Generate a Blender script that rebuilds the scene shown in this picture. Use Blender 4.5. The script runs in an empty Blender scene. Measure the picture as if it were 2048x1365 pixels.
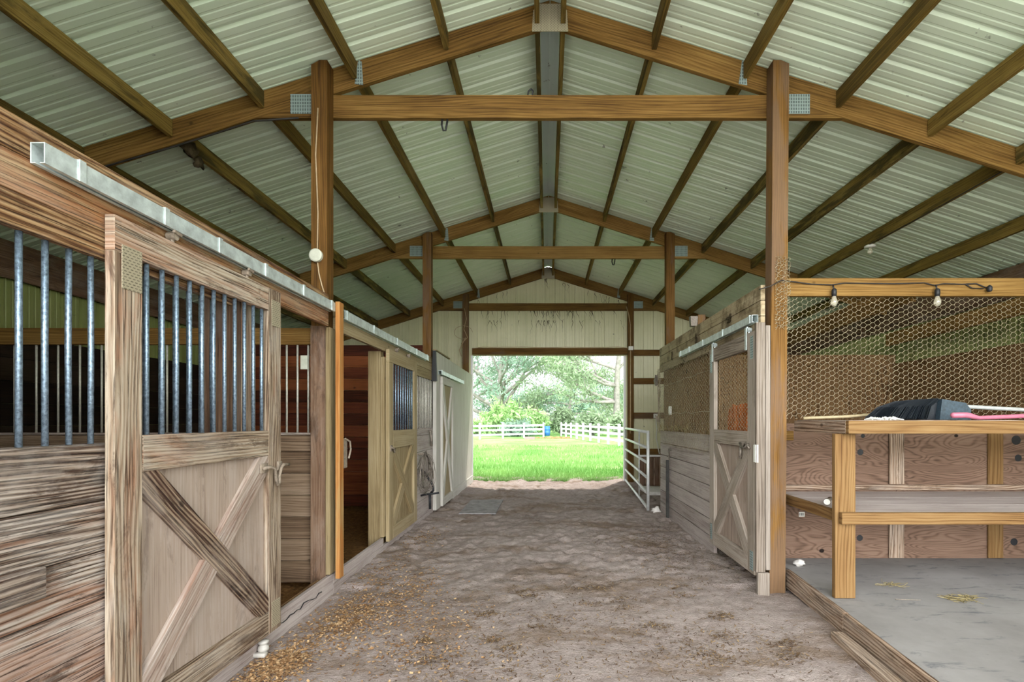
import bpy, math, random
import numpy as np
from mathutils import Vector, Matrix, noise as mn
random.seed(7); RNG = np.random.default_rng(7)
SC = bpy.context.scene; COL = SC.collection
AX = .0275; H = 1.52; SL = .315; RZ = 5.245
def zr(x): return RZ - SL*abs(x-AX)
WL = {}                                   # world position of every object's frame

# ------------------------------------------------------------------ mesh builder
class MB:
    def __init__(s): s.v=[]; s.f=[]; s.uv=[]; s.t=[]
    def face(s, idx, uvs=None, tone=.5):
        s.f.append(tuple(idx)); s.uv.append(uvs or [(0,0)]*len(idx)); s.t.append(tone)
    def obd(s, p, ex, ey, ez, L, W, T, tone=None, ch=.003):
        """chamfered board centred on p, grain along ex"""
        ex,ey,ez = Vector(ex).normalized(),Vector(ey).normalized(),Vector(ez).normalized()
        tone = random.random() if tone is None else tone
        hs=(L/2,W/2,T/2); ch=min(ch,.3*min(hs)); off=(random.random()*40,random.random()*40)
        b=len(s.v); loc=[]; ids={}
        for sx in(-1,1):
            for sy in(-1,1):
                for sz in(-1,1):
                    for a in range(3):
                        c=[sx*hs[0],sy*hs[1],sz*hs[2]]
                        for k in range(3):
                            if k!=a: c[k]-=ch*(sx,sy,sz)[k]
                        ids[(sx,sy,sz,a)]=len(loc); loc.append(Vector(c))
        p=Vector(p)
        for c in loc: s.v.append(tuple(p+ex*c.x+ey*c.y+ez*c.z))
        flip = ex.cross(ey).dot(ez)<0
        def add(keys):
            q=[loc[ids[k]] for k in keys]
            cen=sum(q,Vector())/len(q); n=(q[1]-q[0]).cross(q[2]-q[0])
            ks=list(keys)
            if (n.dot(cen)<0)!=flip: ks.reverse()
            a=max(range(3),key=lambda i:abs(cen[i])/hs[i])
            uvs=[]
            for k in ks:
                c=loc[ids[k]]
                if a==0: uvs.append((c.y*.3+off[0],c.z+off[1]))
                elif a==1: uvs.append((c.x+off[0],c.z+off[1]+.31))
                else: uvs.append((c.x+off[0],c.y+off[1]))
            s.face([b+ids[k] for k in ks],uvs,tone)
        for a in range(3):
            o=[i for i in range(3) if i!=a]
            for sg in(-1,1):
                ks=[]
                for p1,p2 in((-1,-1),(1,-1),(1,1),(-1,1)):
                    c=[0,0,0]; c[a]=sg; c[o[0]]=p1; c[o[1]]=p2; ks.append((*c,a))
                add(ks)
        for a in range(3):
            for b2 in range(a+1,3):
                k3=3-a-b2
                for sa in(-1,1):
                    for sb in(-1,1):
                        c=[0,0,0]; c[a]=sa; c[b2]=sb; c1=list(c); c2=list(c); c1[k3]=-1; c2[k3]=1
                        add([(*c1,a),(*c2,a),(*c2,b2),(*c1,b2)])
        for sx in(-1,1):
            for sy in(-1,1):
                for sz in(-1,1): add([(sx,sy,sz,0),(sx,sy,sz,1),(sx,sy,sz,2)])
        return s
    def bd(s, x0,x1,y0,y1,z0,z1, g='y', tone=None, ch=.003):
        p=((x0+x1)/2,(y0+y1)/2,(z0+z1)/2); d=dict(x=abs(x1-x0),y=abs(y1-y0),z=abs(z1-z0))
        A=dict(x=(1,0,0),y=(0,1,0),z=(0,0,1)); o=[k for k in 'xyz' if k!=g]
        return s.obd(p,A[g],A[o[0]],A[o[1]],d[g],d[o[0]],d[o[1]],tone,ch)
    def prism(s, poly, fr, d0, d1, gdir=(1,0), tone=None):
        """poly in (u,w); fr(u,w,d)->xyz ; grain along gdir in (u,w)"""
        tone = random.random() if tone is None else tone
        n=len(poly); b=len(s.v); off=(random.random()*40,random.random()*40)
        g=Vector(gdir).normalized(); h=Vector((-g.y,g.x))
        U=lambda p:(p[0]*g.x+p[1]*g.y+off[0],p[0]*h.x+p[1]*h.y+off[1])
        for d in(d0,d1):
            for p in poly: s.v.append(tuple(fr(p[0],p[1],d)))
        area=sum(poly[i][0]*poly[(i+1)%n][1]-poly[(i+1)%n][0]*poly[i][1] for i in range(n))
        c0=Vector(fr(0,0,0)); J=(Vector(fr(1,0,0))-c0).cross(Vector(fr(0,1,0))-c0).dot(Vector(fr(0,0,1))-c0)
        sgn=(area>0)==((d1>d0)==(J>0))
        top=[b+n+i for i in range(n)]; bot=[b+i for i in range(n)]
        tu=[U(p) for p in poly]
        def ad(ix,uv):
            if not sgn: ix=ix[::-1]; uv=uv[::-1]
            s.face(ix,uv,tone)
        ad(top,tu); ad(bot[::-1],tu[::-1])
        for i in range(n):
            j=(i+1)%n; a,c=tu[i],tu[j]
            ad([b+i,b+j,b+n+j,b+n+i],[a,c,(c[0],c[1]+abs(d1-d0)),(a[0],a[1]+abs(d1-d0))])
        return s
    def tube(s, pts, r, n=8, closed=False, cap=True, tone=.5):
        pts=[Vector(p) for p in pts]; m=len(pts); rr=r if isinstance(r,(list,tuple)) else [r]*m
        b=len(s.v); T=[]
        for i in range(m):
            a=pts[i-1] if i or closed else pts[i]; c=pts[(i+1)%m] if i<m-1 or closed else pts[i]
            T.append((c-a).normalized())
        up=Vector((0,0,1)) if abs(T[0].z)<.9 else Vector((1,0,0))
        x=T[0].cross(up).normalized(); L=0
        for i in range(m):
            x=(x-T[i]*x.dot(T[i])).normalized(); y=T[i].cross(x)
            for k in range(n):
                a=2*math.pi*k/n; s.v.append(tuple(pts[i]+(x*math.cos(a)+y*math.sin(a))*rr[i]))
        for i in range(m if closed else m-1):
            j=(i+1)%m; dl=(pts[j]-pts[i]).length
            for k in range(n):
                l=(k+1)%n; u0,u1=k/n*.2,(k+1)/n*.2
                s.face([b+i*n+k,b+i*n+l,b+j*n+l,b+j*n+k],[(L,u0),(L,u1),(L+dl,u1),(L+dl,u0)],tone)
            L+=dl
        if cap and not closed:
            s.face([b+k for k in range(n)][::-1],None,tone); s.face([b+(m-1)*n+k for k in range(n)],None,tone)
        return s
    def lathe(s, c, prof, n=20, axis='z', tone=.5):
        """prof: list of (r, h) along axis from c"""
        c=Vector(c); b=len(s.v); m=len(prof)
        for r,h in prof:
            for k in range(n):
                a=2*math.pi*k/n; p={'z':(r*math.cos(a),r*math.sin(a),h),'y':(r*math.cos(a),h,r*math.sin(a)),'x':(h,r*math.cos(a),r*math.sin(a))}[axis]
                s.v.append(tuple(c+Vector(p)))
        for i in range(m-1):
            for k in range(n):
                l=(k+1)%n; s.face([b+i*n+k,b+i*n+l,b+(i+1)*n+l,b+(i+1)*n+k],None,tone)
        s.face([b+k for k in range(n)][::-1]); s.face([b+(m-1)*n+k for k in range(n)])
        return s
    def blob(s, c, r, n=10, jit=.2, seed=0):
        c=Vector(c); b=len(s.v); m=n//2+1; R=Vector(r) if not isinstance(r,(int,float)) else Vector((r,r,r))
        for i in range(m+1):
            th=math.pi*i/m
            for k in range(n):
                ph=2*math.pi*k/n; d=Vector((math.sin(th)*math.cos(ph),math.sin(th)*math.sin(ph),math.cos(th)))
                q=1+jit*mn.noise(d*1.7+Vector((seed*3.1,seed,0)))*2
                s.v.append(tuple(c+Vector((d.x*R.x,d.y*R.y,d.z*R.z))*q))
        for i in range(m):
            for k in range(n):
                l=(k+1)%n; s.face([b+i*n+k,b+(i+1)*n+k,b+(i+1)*n+l,b+i*n+l])
        return s
    def arr(s, V, F, tone=None):
        b=len(s.v); s.v.extend(map(tuple,V.tolist())); 
        for i,f in enumerate(F.tolist()): s.face([b+k for k in f],None,.5 if tone is None else float(tone[i]))
        return s

def link(name, data): 
    o=bpy.data.objects.new(name,data); COL.objects.link(o); return o
def build(mb, name, m, parent=None, smooth=False):
    V=np.array(mb.v,dtype=np.float64)
    loc = WL[parent.name] if parent else np.array([(V[:,0].min()+V[:,0].max())/2,(V[:,1].min()+V[:,1].max())/2,V[:,2].min()])
    me=bpy.data.meshes.new(name); me.from_pydata((V-loc).tolist(),[],mb.f)
    uv=me.uv_layers.new(name='UVMap'); flat=np.array([c for f in mb.uv for q in f for c in q],dtype=np.float32)
    uv.data.foreach_set('uv',flat)
    at=me.attributes.new('tone','FLOAT','FACE'); at.data.foreach_set('value',np.array(mb.t,dtype=np.float32))
    if smooth: me.polygons.foreach_set('use_smooth',[True]*len(me.polygons))
    me.materials.append(m); me.update()
    o=link(name,me)
    if parent: o.parent=parent
    else: o.location=loc
    WL[o.name]=np.array(loc); return o
def empty(name, loc):
    o=link(name,None); o.location=loc; o.empty_display_size=.1; WL[o.name]=np.array(loc,dtype=float); return o
def T(o,label,cat,group=None,kind=None):
    o['label']=label; o['category']=cat
    if group: o['group']=group
    if kind: o['kind']=kind
    return o
def struct(o,label=None,cat=None):
    o['kind']='structure'
    if label: o['label']=label
    if cat: o['category']=cat
    return o

# ------------------------------------------------------------------ materials
class NT:
    def __init__(s,name,rough=.7,spec=.3,metal=0):
        s.m=bpy.data.materials.new(name); s.m.use_nodes=True; s.t=s.m.node_tree
        s.b=s.t.nodes['Principled BSDF']; s.b.inputs['Roughness'].default_value=rough
        s.b.inputs['Specular IOR Level'].default_value=spec; s.b.inputs['Metallic'].default_value=metal
    def n(s,ty,**k):
        x=s.t.nodes.new(ty)
        for a,v in k.items(): setattr(x,a,v)
        return x
    def l(s,a,b): s.t.links.new(a,b)
    def math(s,op,a,b=None,c=None,clamp=False):
        x=s.n('ShaderNodeMath',operation=op); x.use_clamp=clamp
        for i,v in enumerate((a,b,c)):
            if v is None: continue
            if isinstance(v,(int,float)): x.inputs[i].default_value=v
            else: s.l(v,x.inputs[i])
        return x.outputs[0]
    def mapv(s,src,scale,loc=(0,0,0)):
        x=s.n('ShaderNodeMapping'); x.inputs['Scale'].default_value=scale; x.inputs['Location'].default_value=loc
        s.l(src,x.inputs['Vector']); return x.outputs[0]
    def noise(s,vec,scale=1,detail=4,rough=.6,dist=0):
        x=s.n('ShaderNodeTexNoise'); x.inputs['Scale'].default_value=scale; x.inputs['Detail'].default_value=detail
        x.inputs['Roughness'].default_value=rough; x.inputs['Distortion'].default_value=dist
        s.l(vec,x.inputs['Vector']); return x.outputs[0]
    def ramp(s,fac,stops,interp='LINEAR'):
        x=s.n('ShaderNodeValToRGB'); e=x.color_ramp; e.interpolation=interp
        while len(e.elements)<len(stops): e.elements.new(.5)
        for el,(p,c) in zip(e.elements,stops):
            el.position=p; el.color=(*c,1) if isinstance(c,(tuple,list)) else (c,c,c,1)
        s.l(fac,x.inputs[0]); return x.outputs[0]
    def mix(s,f,a,b,mode='MIX'):
        x=s.n('ShaderNodeMix',data_type='RGBA',blend_type=mode)
        for i,v in ((0,f),(6,a),(7,b)):
            if isinstance(v,(int,float)): x.inputs[i].default_value=v
            elif isinstance(v,tuple): x.inputs[i].default_value=(*v,1)
            else: s.l(v,x.inputs[i])
        return x.outputs[2]
    def col(s,c):
        if isinstance(c,tuple): s.b.inputs['Base Color'].default_value=(*c,1)
        else: s.l(c,s.b.inputs['Base Color'])
    def bump(s,h,strength=.5,dist=.005):
        x=s.n('ShaderNodeBump'); x.inputs['Strength'].default_value=strength; x.inputs['Distance'].default_value=dist
        s.l(h,x.inputs['Height']); s.l(x.outputs[0],s.b.inputs['Normal'])
    def uv(s): return s.n('ShaderNodeUVMap',uv_map='UVMap').outputs[0]
    def tone(s): return s.n('ShaderNodeAttribute',attribute_name='tone').outputs['Fac']
    def obj(s): return s.n('ShaderNodeNewGeometry').outputs['Position']

def wood(name,dark,mid,light,stain=None,sa=.5,ring=.35,tv=.35,rough=.75,knots=True,bump=.6,crack=.6,ct=.58,blot=0,dirt=None,da=.5):
    k=NT(name,rough,.2); uv=k.uv()
    sx=k.n('ShaderNodeSeparateXYZ'); k.l(uv,sx.inputs[0])
    n1=k.noise(k.mapv(uv,(1.25,105,1)),1,8,.7,.25); nm=k.noise(k.mapv(uv,(.9,19,1),(2,5,0)),1,5,.6,.3)
    n2=k.noise(k.mapv(uv,(.7,4.5,1)),1,2,.45,.2)
    ph=k.math('ADD',k.math('MULTIPLY',sx.outputs[1],260),k.math('MULTIPLY',n2,46))
    rg=k.math('POWER',k.math('MULTIPLY_ADD',k.math('SINE',ph),.5,.5),.6)
    ring*=.62; f=k.math('ADD',k.math('ADD',k.math('MULTIPLY',n1,.58),k.math('MULTIPLY',nm,.42-ring*.3)),k.math('MULTIPLY',rg,ring*.55))
    f=k.math('ADD',k.math('MULTIPLY',k.math('SUBTRACT',f,.49+ring*.12),1.35),.48)
    big=k.noise(k.mapv(uv,(1.3,3.2,1)),1,3,.6)
    f=k.math('ADD',f,k.math('MULTIPLY_ADD',k.tone(),tv,-tv/2))
    f=k.math('ADD',f,k.math('MULTIPLY_ADD',big,.44,-.22))
    c=k.ramp(f,[(.24,dark),(.47,mid),(.7,light)])
    if stain:
        st=k.noise(k.mapv(uv,(1.3,7,1),(5,3,0)),1,5,.65,.4)
        stt=k.math('ADD',st,k.math('MULTIPLY_ADD',k.tone(),.3,-.15))
        c=k.mix(k.math('MULTIPLY',k.ramp(stt,[(.5,0),(.62,1)]),sa),c,stain)
    if dirt:
        dn=k.noise(k.mapv(k.obj(),(3,3,3)),1,6,.7)
        c=k.mix(k.math('MULTIPLY',k.ramp(dn,[(.5,0),(.6,1)]),da),c,dirt)
    cr=k.noise(k.mapv(uv,(2.8,150,1),(9,1,0)),1,5,.62,.2)
    crm=k.ramp(cr,[(ct,0),(ct+.1,1)])
    c=k.mix(k.math('MULTIPLY',crm,crack),c,tuple(x*.35 for x in dark))
    if blot:
        b1=k.noise(k.mapv(uv,(2.6,8,1),(11,4,0)),1,9,.74,.6)
        bm=k.math('ADD',k.math('MULTIPLY',b1,.75),k.math('MULTIPLY',n1,.35))
        c=k.mix(k.math('MULTIPLY',k.ramp(bm,[(.585,0),(.65,1)]),blot),c,tuple(x*.8 for x in dark))
        g1=k.noise(k.mapv(uv,(1.2,3,1),(1,8,0)),1,6,.7,.5)
        c=k.mix(k.math('MULTIPLY',k.ramp(g1,[(.5,0),(.63,1)]),blot*.45),c,tuple(.5*x+.5*y for x,y in zip(light,(.5,.47,.44))))
    if knots:
        vo=k.n('ShaderNodeTexVoronoi',feature='F1'); vo.inputs['Scale'].default_value=1
        k.l(k.mapv(uv,(3.2,4.5,1)),vo.inputs['Vector'])
        sc=k.n('ShaderNodeSeparateColor'); k.l(vo.outputs['Color'],sc.inputs[0])
        kn=k.math('MULTIPLY',k.ramp(vo.outputs['Distance'],[(.04,1),(.085,0)]),k.math('GREATER_THAN',sc.outputs[0],.72))
        c=k.mix(k.math('MULTIPLY',kn,.75),c,tuple(x*.5 for x in dark))
    k.col(c)
    k.bump(k.math('SUBTRACT',f,k.math('MULTIPLY',crm,.6)),bump,.004)
    return k.m

def flat(name,c,rough=.6,spec=.4,metal=0,var=.0,scale=20,bump=0):
    k=NT(name,rough,spec,metal)
    if var:
        n=k.noise(k.mapv(k.obj(),(scale,)*3),1,5,.65)
        cc=k.ramp(n,[(.3,tuple(x*(1-var) for x in c)),(.7,tuple(min(1,x*(1+var)) for x in c))]); k.col(cc)
        if bump: k.bump(n,bump,.004)
    else: k.col(c)
    return k.m

M={}
M['truss']=wood('golden_pine',(0.0616,0.0282,0.0062),(0.1804,0.0950,0.0220),(0.2904,0.1716,0.0528),ring=.3,bump=.3,crack=.35,tv=.2)
M['post']=wood('red_brown_post',(0.0486,0.0202,0.0045),(0.1309,0.0614,0.0120),(0.2132,0.1122,0.0314),ring=.25,bump=.3,crack=.4,tv=.2,stain=(.15,.10,.07),sa=.55)
M['purlin']=wood('olive_purlin',(0.0704,0.0440,0.0106),(0.1936,0.1232,0.0264),(0.2904,0.2024,0.0616),stain=(.03,.025,.008),sa=.8,ring=.2,bump=.4,crack=.6)
M['old']=wood('weathered_board',(0.0484,0.0264,0.0176),(0.2376,0.1760,0.1320),(0.4664,0.4048,0.3520),stain=(.26,.09,.035),sa=.45,ring=0.85,bump=1,crack=.9,ct=.54,tv=.4,blot=0.75)
M['oldgrey']=wood('dusty_grey_board',(0.0968,0.0660,0.0528),(0.2992,0.2376,0.1980),(0.4752,0.4048,0.3608),stain=(.20,.10,.06),sa=.35,ring=0.6,bump=.9,crack=.9,ct=.54,tv=.35,blot=0.6)
M['headr']=wood('brown_header_board',(0.0660,0.0264,0.0106),(0.2288,0.1232,0.0528),(0.3960,0.2640,0.1408),stain=(.30,.09,.025),sa=.5,ring=0.8,bump=.8,crack=.9,ct=.54,tv=.3,blot=0.55)
M['doorw']=wood('door_frame_board',(0.0880,0.0484,0.0290),(0.3080,0.2288,0.1584),(0.4752,0.4048,0.3168),stain=(.36,.13,.06),sa=.35,ring=0.5,bump=.8,crack=.9,ct=.54,tv=.3,blot=0.7)
M['dark']=wood('dark_stained_brace',(.035,.015,.01),(.105,.058,.04),(.34,.25,.17),ring=0.7,bump=1,crack=.9,ct=.54,tv=.1,blot=0.8)
M['pale']=wood('pale_brace',(0.1408,0.0880,0.0660),(0.3520,0.2728,0.2200),(0.5280,0.4576,0.4048),stain=(.22,.11,.07),sa=.6,ring=.3,bump=.8,crack=.6,tv=.1,blot=0.7)
M['orange']=wood('orange_trim',(0.1936,0.0616,0.0123),(0.3872,0.1584,0.0396),(0.4752,0.2640,0.0968),ring=.25,bump=.3,crack=.4,tv=.2,stain=(.34,.3,.14),sa=.4)
M['pine']=wood('yellow_pine',(0.0831,0.0364,0.0104),(0.1715,0.0935,0.0322),(0.2182,0.1325,0.0545),ring=.55,bump=.3,crack=.35,tv=.15)
M['beige']=wood('beige_board',(0.1320,0.0880,0.0396),(0.2816,0.2112,0.1100),(0.3784,0.3036,0.1848),ring=.2,bump=.4,crack=.4,tv=.2,dirt=(.09,.06,.025),da=.0)
M['dirty']=wood('mud_specked_board',(0.1672,0.1144,0.0616),(0.3432,0.2684,0.1628),(0.4488,0.3740,0.2464),ring=.15,bump=.4,crack=.5,tv=.15,dirt=(.10,.065,.03),da=.75)
M['rdoor']=wood('grey_tan_door',(0.1144,0.0836,0.0616),(0.2904,0.2376,0.1892),(0.4048,0.3476,0.2948),ring=.3,bump=.5,crack=.5,tv=.2,blot=0.35)
M['stop']=wood('darkened_stop_board',(0.0824,0.0602,0.0444),(0.2091,0.1711,0.1362),(0.2915,0.2503,0.2123),ring=.3,bump=.5,crack=.5,tv=.2)  # darker copy of the door wood, offsets the strong light on these boards
M['rplank']=wood('pinkish_grey_plank',(0.1989,0.1492,0.1293),(0.4077,0.3480,0.3232),(0.5270,0.4723,0.4375),ring=.15,bump=.4,crack=.3,tv=.12,blot=0.3)
M['kerb']=wood('kerb_timber',(0.0880,0.0484,0.0264),(0.2640,0.1760,0.1188),(0.4136,0.3168,0.2376),ring=0.8,bump=.8,crack=.9,ct=.54,tv=.2,blot=0.6)
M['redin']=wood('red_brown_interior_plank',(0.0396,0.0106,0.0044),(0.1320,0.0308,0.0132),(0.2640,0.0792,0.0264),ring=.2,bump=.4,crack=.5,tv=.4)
M['divid']=wood('dim_divider_plank',(0.0880,0.0528,0.0308),(0.2112,0.1408,0.0880),(0.3168,0.2288,0.1584),ring=.3,bump=.5,crack=.5,tv=.35)
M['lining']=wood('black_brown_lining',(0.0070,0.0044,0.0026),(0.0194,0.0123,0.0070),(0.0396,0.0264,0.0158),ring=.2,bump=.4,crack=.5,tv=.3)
M['jamb']=wood('dark_jamb',(0.0422,0.0211,0.0141),(0.1408,0.0774,0.0458),(0.2534,0.1619,0.1056),ring=.2,bump=.5,crack=.8,tv=.2,blot=0.5)
def plymat(name,dark,mid,light):
    k=NT(name,.75,.2); uv=k.uv()
    n2=k.noise(k.mapv(uv,(.85,2.7,1)),1,2.4,.5,.45)
    s=k.math('MULTIPLY_ADD',k.math('SINE',k.math('MULTIPLY',n2,260)),.5,.5)
    fine=k.noise(k.mapv(uv,(4,60,1)),1,4,.6)
    s2=k.math('POWER',s,2.0)
    f=k.math('ADD',k.math('MULTIPLY',s2,-.27),k.math('MULTIPLY_ADD',fine,.6,.32))
    big=k.noise(k.mapv(uv,(.9,.9,1)),1,3,.5); f=k.math('ADD',f,k.math('MULTIPLY_ADD',big,.5,-.25))
    c=k.ramp(f,[(.2,dark),(.5,mid),(.72,light)])
    vo=k.n('ShaderNodeTexVoronoi',feature='F1'); vo.inputs['Scale'].default_value=1
    k.l(k.mapv(uv,(2.4,3.1,1)),vo.inputs['Vector']); sc=k.n('ShaderNodeSeparateColor'); k.l(vo.outputs['Color'],sc.inputs[0])
    kn=k.math('MULTIPLY',k.ramp(vo.outputs['Distance'],[(.07,1),(.085,0)]),k.math('GREATER_THAN',sc.outputs[0],.7))
    c=k.mix(kn,c,(.012,.006,.004)); k.col(c); k.bump(f,.5,.003); return k.m
M['ply']=plymat('swirled_plywood',(.07,.042,.027),(.165,.10,.068),(.21,.135,.095))
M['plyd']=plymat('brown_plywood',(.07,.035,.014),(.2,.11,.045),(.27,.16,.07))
M['panel']=wood('door_panel',(0.1584,0.1056,0.0792),(0.3344,0.2596,0.2068),(0.4136,0.3388,0.2860),ring=.12,bump=.3,crack=.3,tv=.1,knots=False,blot=0.45)
M['galv']=flat('galvanised_track',(.58,.65,.64),.42,.5,.45,.3,14)
M['bar']=flat('steel_bar',(.23,.31,.40),.38,.5,.7,.6,75,.5)
M['thinbar']=flat('pale_bar',(.55,.53,.46),.5,.4,.3,.2,40)
M['wire']=flat('wire_galvanised',(.34,.29,.19),.55,.35,.2,.3,30)
M['iron']=flat('dusty_iron',(.20,.17,.14),.55,.4,.5,.4,50)
M['dustiron']=flat('dusty_latch',(.27,.22,.17),.7,.3,.2,.4,40)
M['black']=flat('black_rubber',(.015,.015,.017),.5,.4)
M['cable']=flat('dark_cable',(.03,.025,.022),.6,.3)
M['tancable']=flat('tan_cable',(.45,.33,.2),.6,.3,0,.2)
M['dustw']=flat('dusty_white_plastic',(.45,.43,.39),.5,.4,0,.1)
M['white']=flat('white_plastic',(.75,.74,.68),.45,.4,0,.08)
M['vinyl']=flat('white_vinyl',(.86,.85,.86),.4,.4)
M['boxp']=flat('pale_box',(.55,.56,.46),.5,.4,0,.12)
M['pink']=flat('pink_fibreglass',(.42,.13,.19),.35,.5,0,.1)
M['bristle']=flat('black_blue_bristle',(.006,.009,.013),.45,.4,0,.5,90,.6)
M['brush']=flat('ribbed_brush_block',(.03,.05,.065),.5,.4,0,.4,60,.5)
M['stick']=flat('pale_broom_stick',(.42,.34,.2),.5,.4,0,.12)
M['greystick']=flat('grey_stick',(.36,.37,.35),.5,.4,0,.1)
M['gate']=flat('gate_tube',(.62,.63,.62),.45,.5,.4,.15)
M['leather']=flat('black_strap',(.03,.028,.025),.6,.3,0,.3)
M['rock']=flat('pale_rock',(.62,.59,.55),.9,.2,0,.2,25,.5)
M['matr']=flat('grey_rubber_mat',(.26,.245,.245),.85,.2,0,.35,7)
M['cloth']=flat('rust_cloth',(.36,.10,.025),.9,.1,0,.3,12)
M['glass']=None
k=NT('bulb_glass',.05,.5); k.col((.9,.85,.7)); k.b.inputs['Transmission Weight'].default_value=.75; M['glass']=k.m
# nail plate: galvanised with rows of punched slots
def plate(name,c,hx=55,hy=110):
    k=NT(name,.45,.5,.4); br=k.n('ShaderNodeTexBrick'); br.offset=0 if hx<40 else .5
    k.l(k.mapv(k.uv(),(1,1,1)),br.inputs['Vector'])
    br.inputs['Scale'].default_value=1; br.inputs['Brick Width'].default_value=1/hx; br.inputs['Row Height'].default_value=1/hy; br.inputs['Mortar Size'].default_value=.0042
    br.inputs['Color1'].default_value=(*[x*.35 for x in c],1); br.inputs['Color2'].default_value=(*[x*.5 for x in c],1); br.inputs['Mortar'].default_value=(*c,1)
    k.col(br.outputs['Color']); k.bump(br.outputs['Fac'],.6,.003); return k.m
M['plate']=plate('nail_plate_metal',(.36,.45,.44),34,46); M['plated']=plate('dusty_nail_plate',(.48,.42,.30),45,80)
# painted ribbed sheet
def sheet(name,a,b,rough=.38):
    k=NT(name,rough,.45); n=k.noise(k.mapv(k.obj(),(1.6,1.6,1.6)),1,5,.6)
    c=k.ramp(n,[(.3,a),(.7,b)])
    sp=k.noise(k.mapv(k.obj(),(9,9,9)),1,3,.6); c=k.mix(k.math('MULTIPLY',k.ramp(sp,[(.69,0),(.74,1)]),.7),c,(.06,.06,.045))
    k.col(c); return k.m
M['roof']=sheet('painted_roof_sheet',(.65,.765,.61),(.73,.825,.68))
M['ridge']=sheet('ridge_cap_sheet',(.58,.65,.66),(.66,.71,.72))
M['siding']=sheet('cream_siding_sheet',(.62,.60,.37),(.73,.695,.47))
M['sidingg']=sheet('olive_side_sheet',(.22,.26,.075),(.30,.33,.11))
# white grooved panel
M['whitew']=wood('white_washed_board',(0.3520,0.3168,0.2640),(0.5104,0.4840,0.4312),(0.5984,0.5808,0.5368),ring=.15,bump=.4,crack=.25,tv=.12,knots=False)
# sand
k=NT('barn_sand',.95,.1); P=k.obj()
n1=k.noise(k.mapv(P,(1,1,1)),1.1,5,.6); n2=k.noise(k.mapv(P,(1,1,1)),14,6,.7); n3=k.noise(k.mapv(P,(1,1,1)),70,4,.7); n4=k.noise(k.mapv(P,(1,1.6,1),(4,2,0)),.8,6,.7,.4)
c=k.ramp(k.math('ADD',k.math('MULTIPLY',n1,.45),k.math('MULTIPLY',n2,.55)),[(.3,(.21,.165,.147)),(.5,(.345,.285,.26)),(.7,(.455,.39,.36))])
c=k.mix(k.math('MULTIPLY',k.ramp(n4,[(.50,0),(.62,1)]),.7),c,(.19,.13,.085))
c=k.mix(k.math('MULTIPLY',k.ramp(n3,[(.57,0),(.68,1)]),.6),c,(.10,.07,.05))
k.col(c); k.bump(k.math('ADD',k.math('MULTIPLY',n2,.7),k.math('MULTIPLY',n3,.3)),1,.035); M['sand']=k.m
k=NT('stall_bedding',.95,.1); P=k.obj(); n2=k.noise(k.mapv(P,(1,1,1)),22,6,.75)
k.col(k.ramp(n2,[(.3,(.06,.025,.01)),(.55,(.24,.12,.045)),(.75,(.45,.26,.1))])); k.bump(n2,1,.03); M['bed']=k.m
k=NT('dusty_concrete',.9,.15); P=k.obj(); n1=k.noise(k.mapv(P,(1,1,1)),1.6,6,.65); n2=k.noise(k.mapv(P,(1,3,1),(3,1,0)),3.2,6,.72,.5)
c=k.ramp(n1,[(.3,(.20,.188,.18)),(.7,(.285,.272,.262))]); c=k.mix(k.math('MULTIPLY',k.ramp(n2,[(.56,0),(.68,1)]),.75),c,(.085,.088,.105)); k.col(c); k.bump(n2,.2,.004); M['conc']=k.m
k=NT('lawn_ground',.95,.1); P=k.obj(); n1=k.noise(k.mapv(P,(1,1,1)),.35,5,.65); n2=k.noise(k.mapv(P,(1,1,1)),6,5,.7)
c=k.ramp(k.math('ADD',k.math('MULTIPLY',n1,.6),k.math('MULTIPLY',n2,.4)),[(.34,(.10,.26,.06)),(.52,(.19,.38,.11)),(.66,(.42,.46,.25))]); k.col(c); M['lawn']=k.m
def leafm(name,a,b):
    k=NT(name,.6,.25); k.col(k.ramp(k.tone(),[(0,a),(1,b)]))
    tr=k.n('ShaderNodeBsdfTranslucent'); mx=k.n('ShaderNodeMixShader'); mx.inputs[0].default_value=.3
    k.l(k.ramp(k.tone(),[(0,a),(1,b)]),tr.inputs[0]); k.l(k.b.outputs[0],mx.inputs[1]); k.l(tr.outputs[0],mx.inputs[2])
    k.l(mx.outputs[0],k.t.nodes['Material Output'].inputs[0]); return k.m
M['leafa']=leafm('blue_green_leaf',(.16,.26,.20),(.36,.50,.38))
M['leafb']=leafm('olive_leaf',(.19,.26,.15),(.40,.52,.33))
M['leafc']=leafm('bright_leaf',(.22,.40,.12),(.52,.72,.36))
M['grass']=leafm('grass_blade',(.12,.31,.06),(.36,.57,.20))
M['bark']=flat('grey_bark',(.26,.24,.22),.9,.2,0,.35,3,.5)
k=NT('chip',.9,.1); k.col(k.ramp(k.tone(),[(0,(.16,.08,.035)),(.5,(.35,.205,.10)),(1,(.52,.36,.20))])); M['chip']=k.m
k=NT('litter',.9,.1); k.col(k.ramp(k.tone(),[(0,(.06,.035,.02)),(.6,(.15,.09,.045)),(1,(.34,.24,.13))])); M['litter']=k.m
k=NT('straw',.9,.1); k.col(k.ramp(k.tone(),[(0,(.18,.14,.06)),(1,(.36,.30,.15))])); M['straw']=k.m
M['web']=flat('dirt_clump',(.06,.045,.025),.95,.1,0,.5,30)
BACKP,BACKS,SKYS,SUNE,EXPO=2.0,8.0,1.3,4.5,0.45
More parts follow.
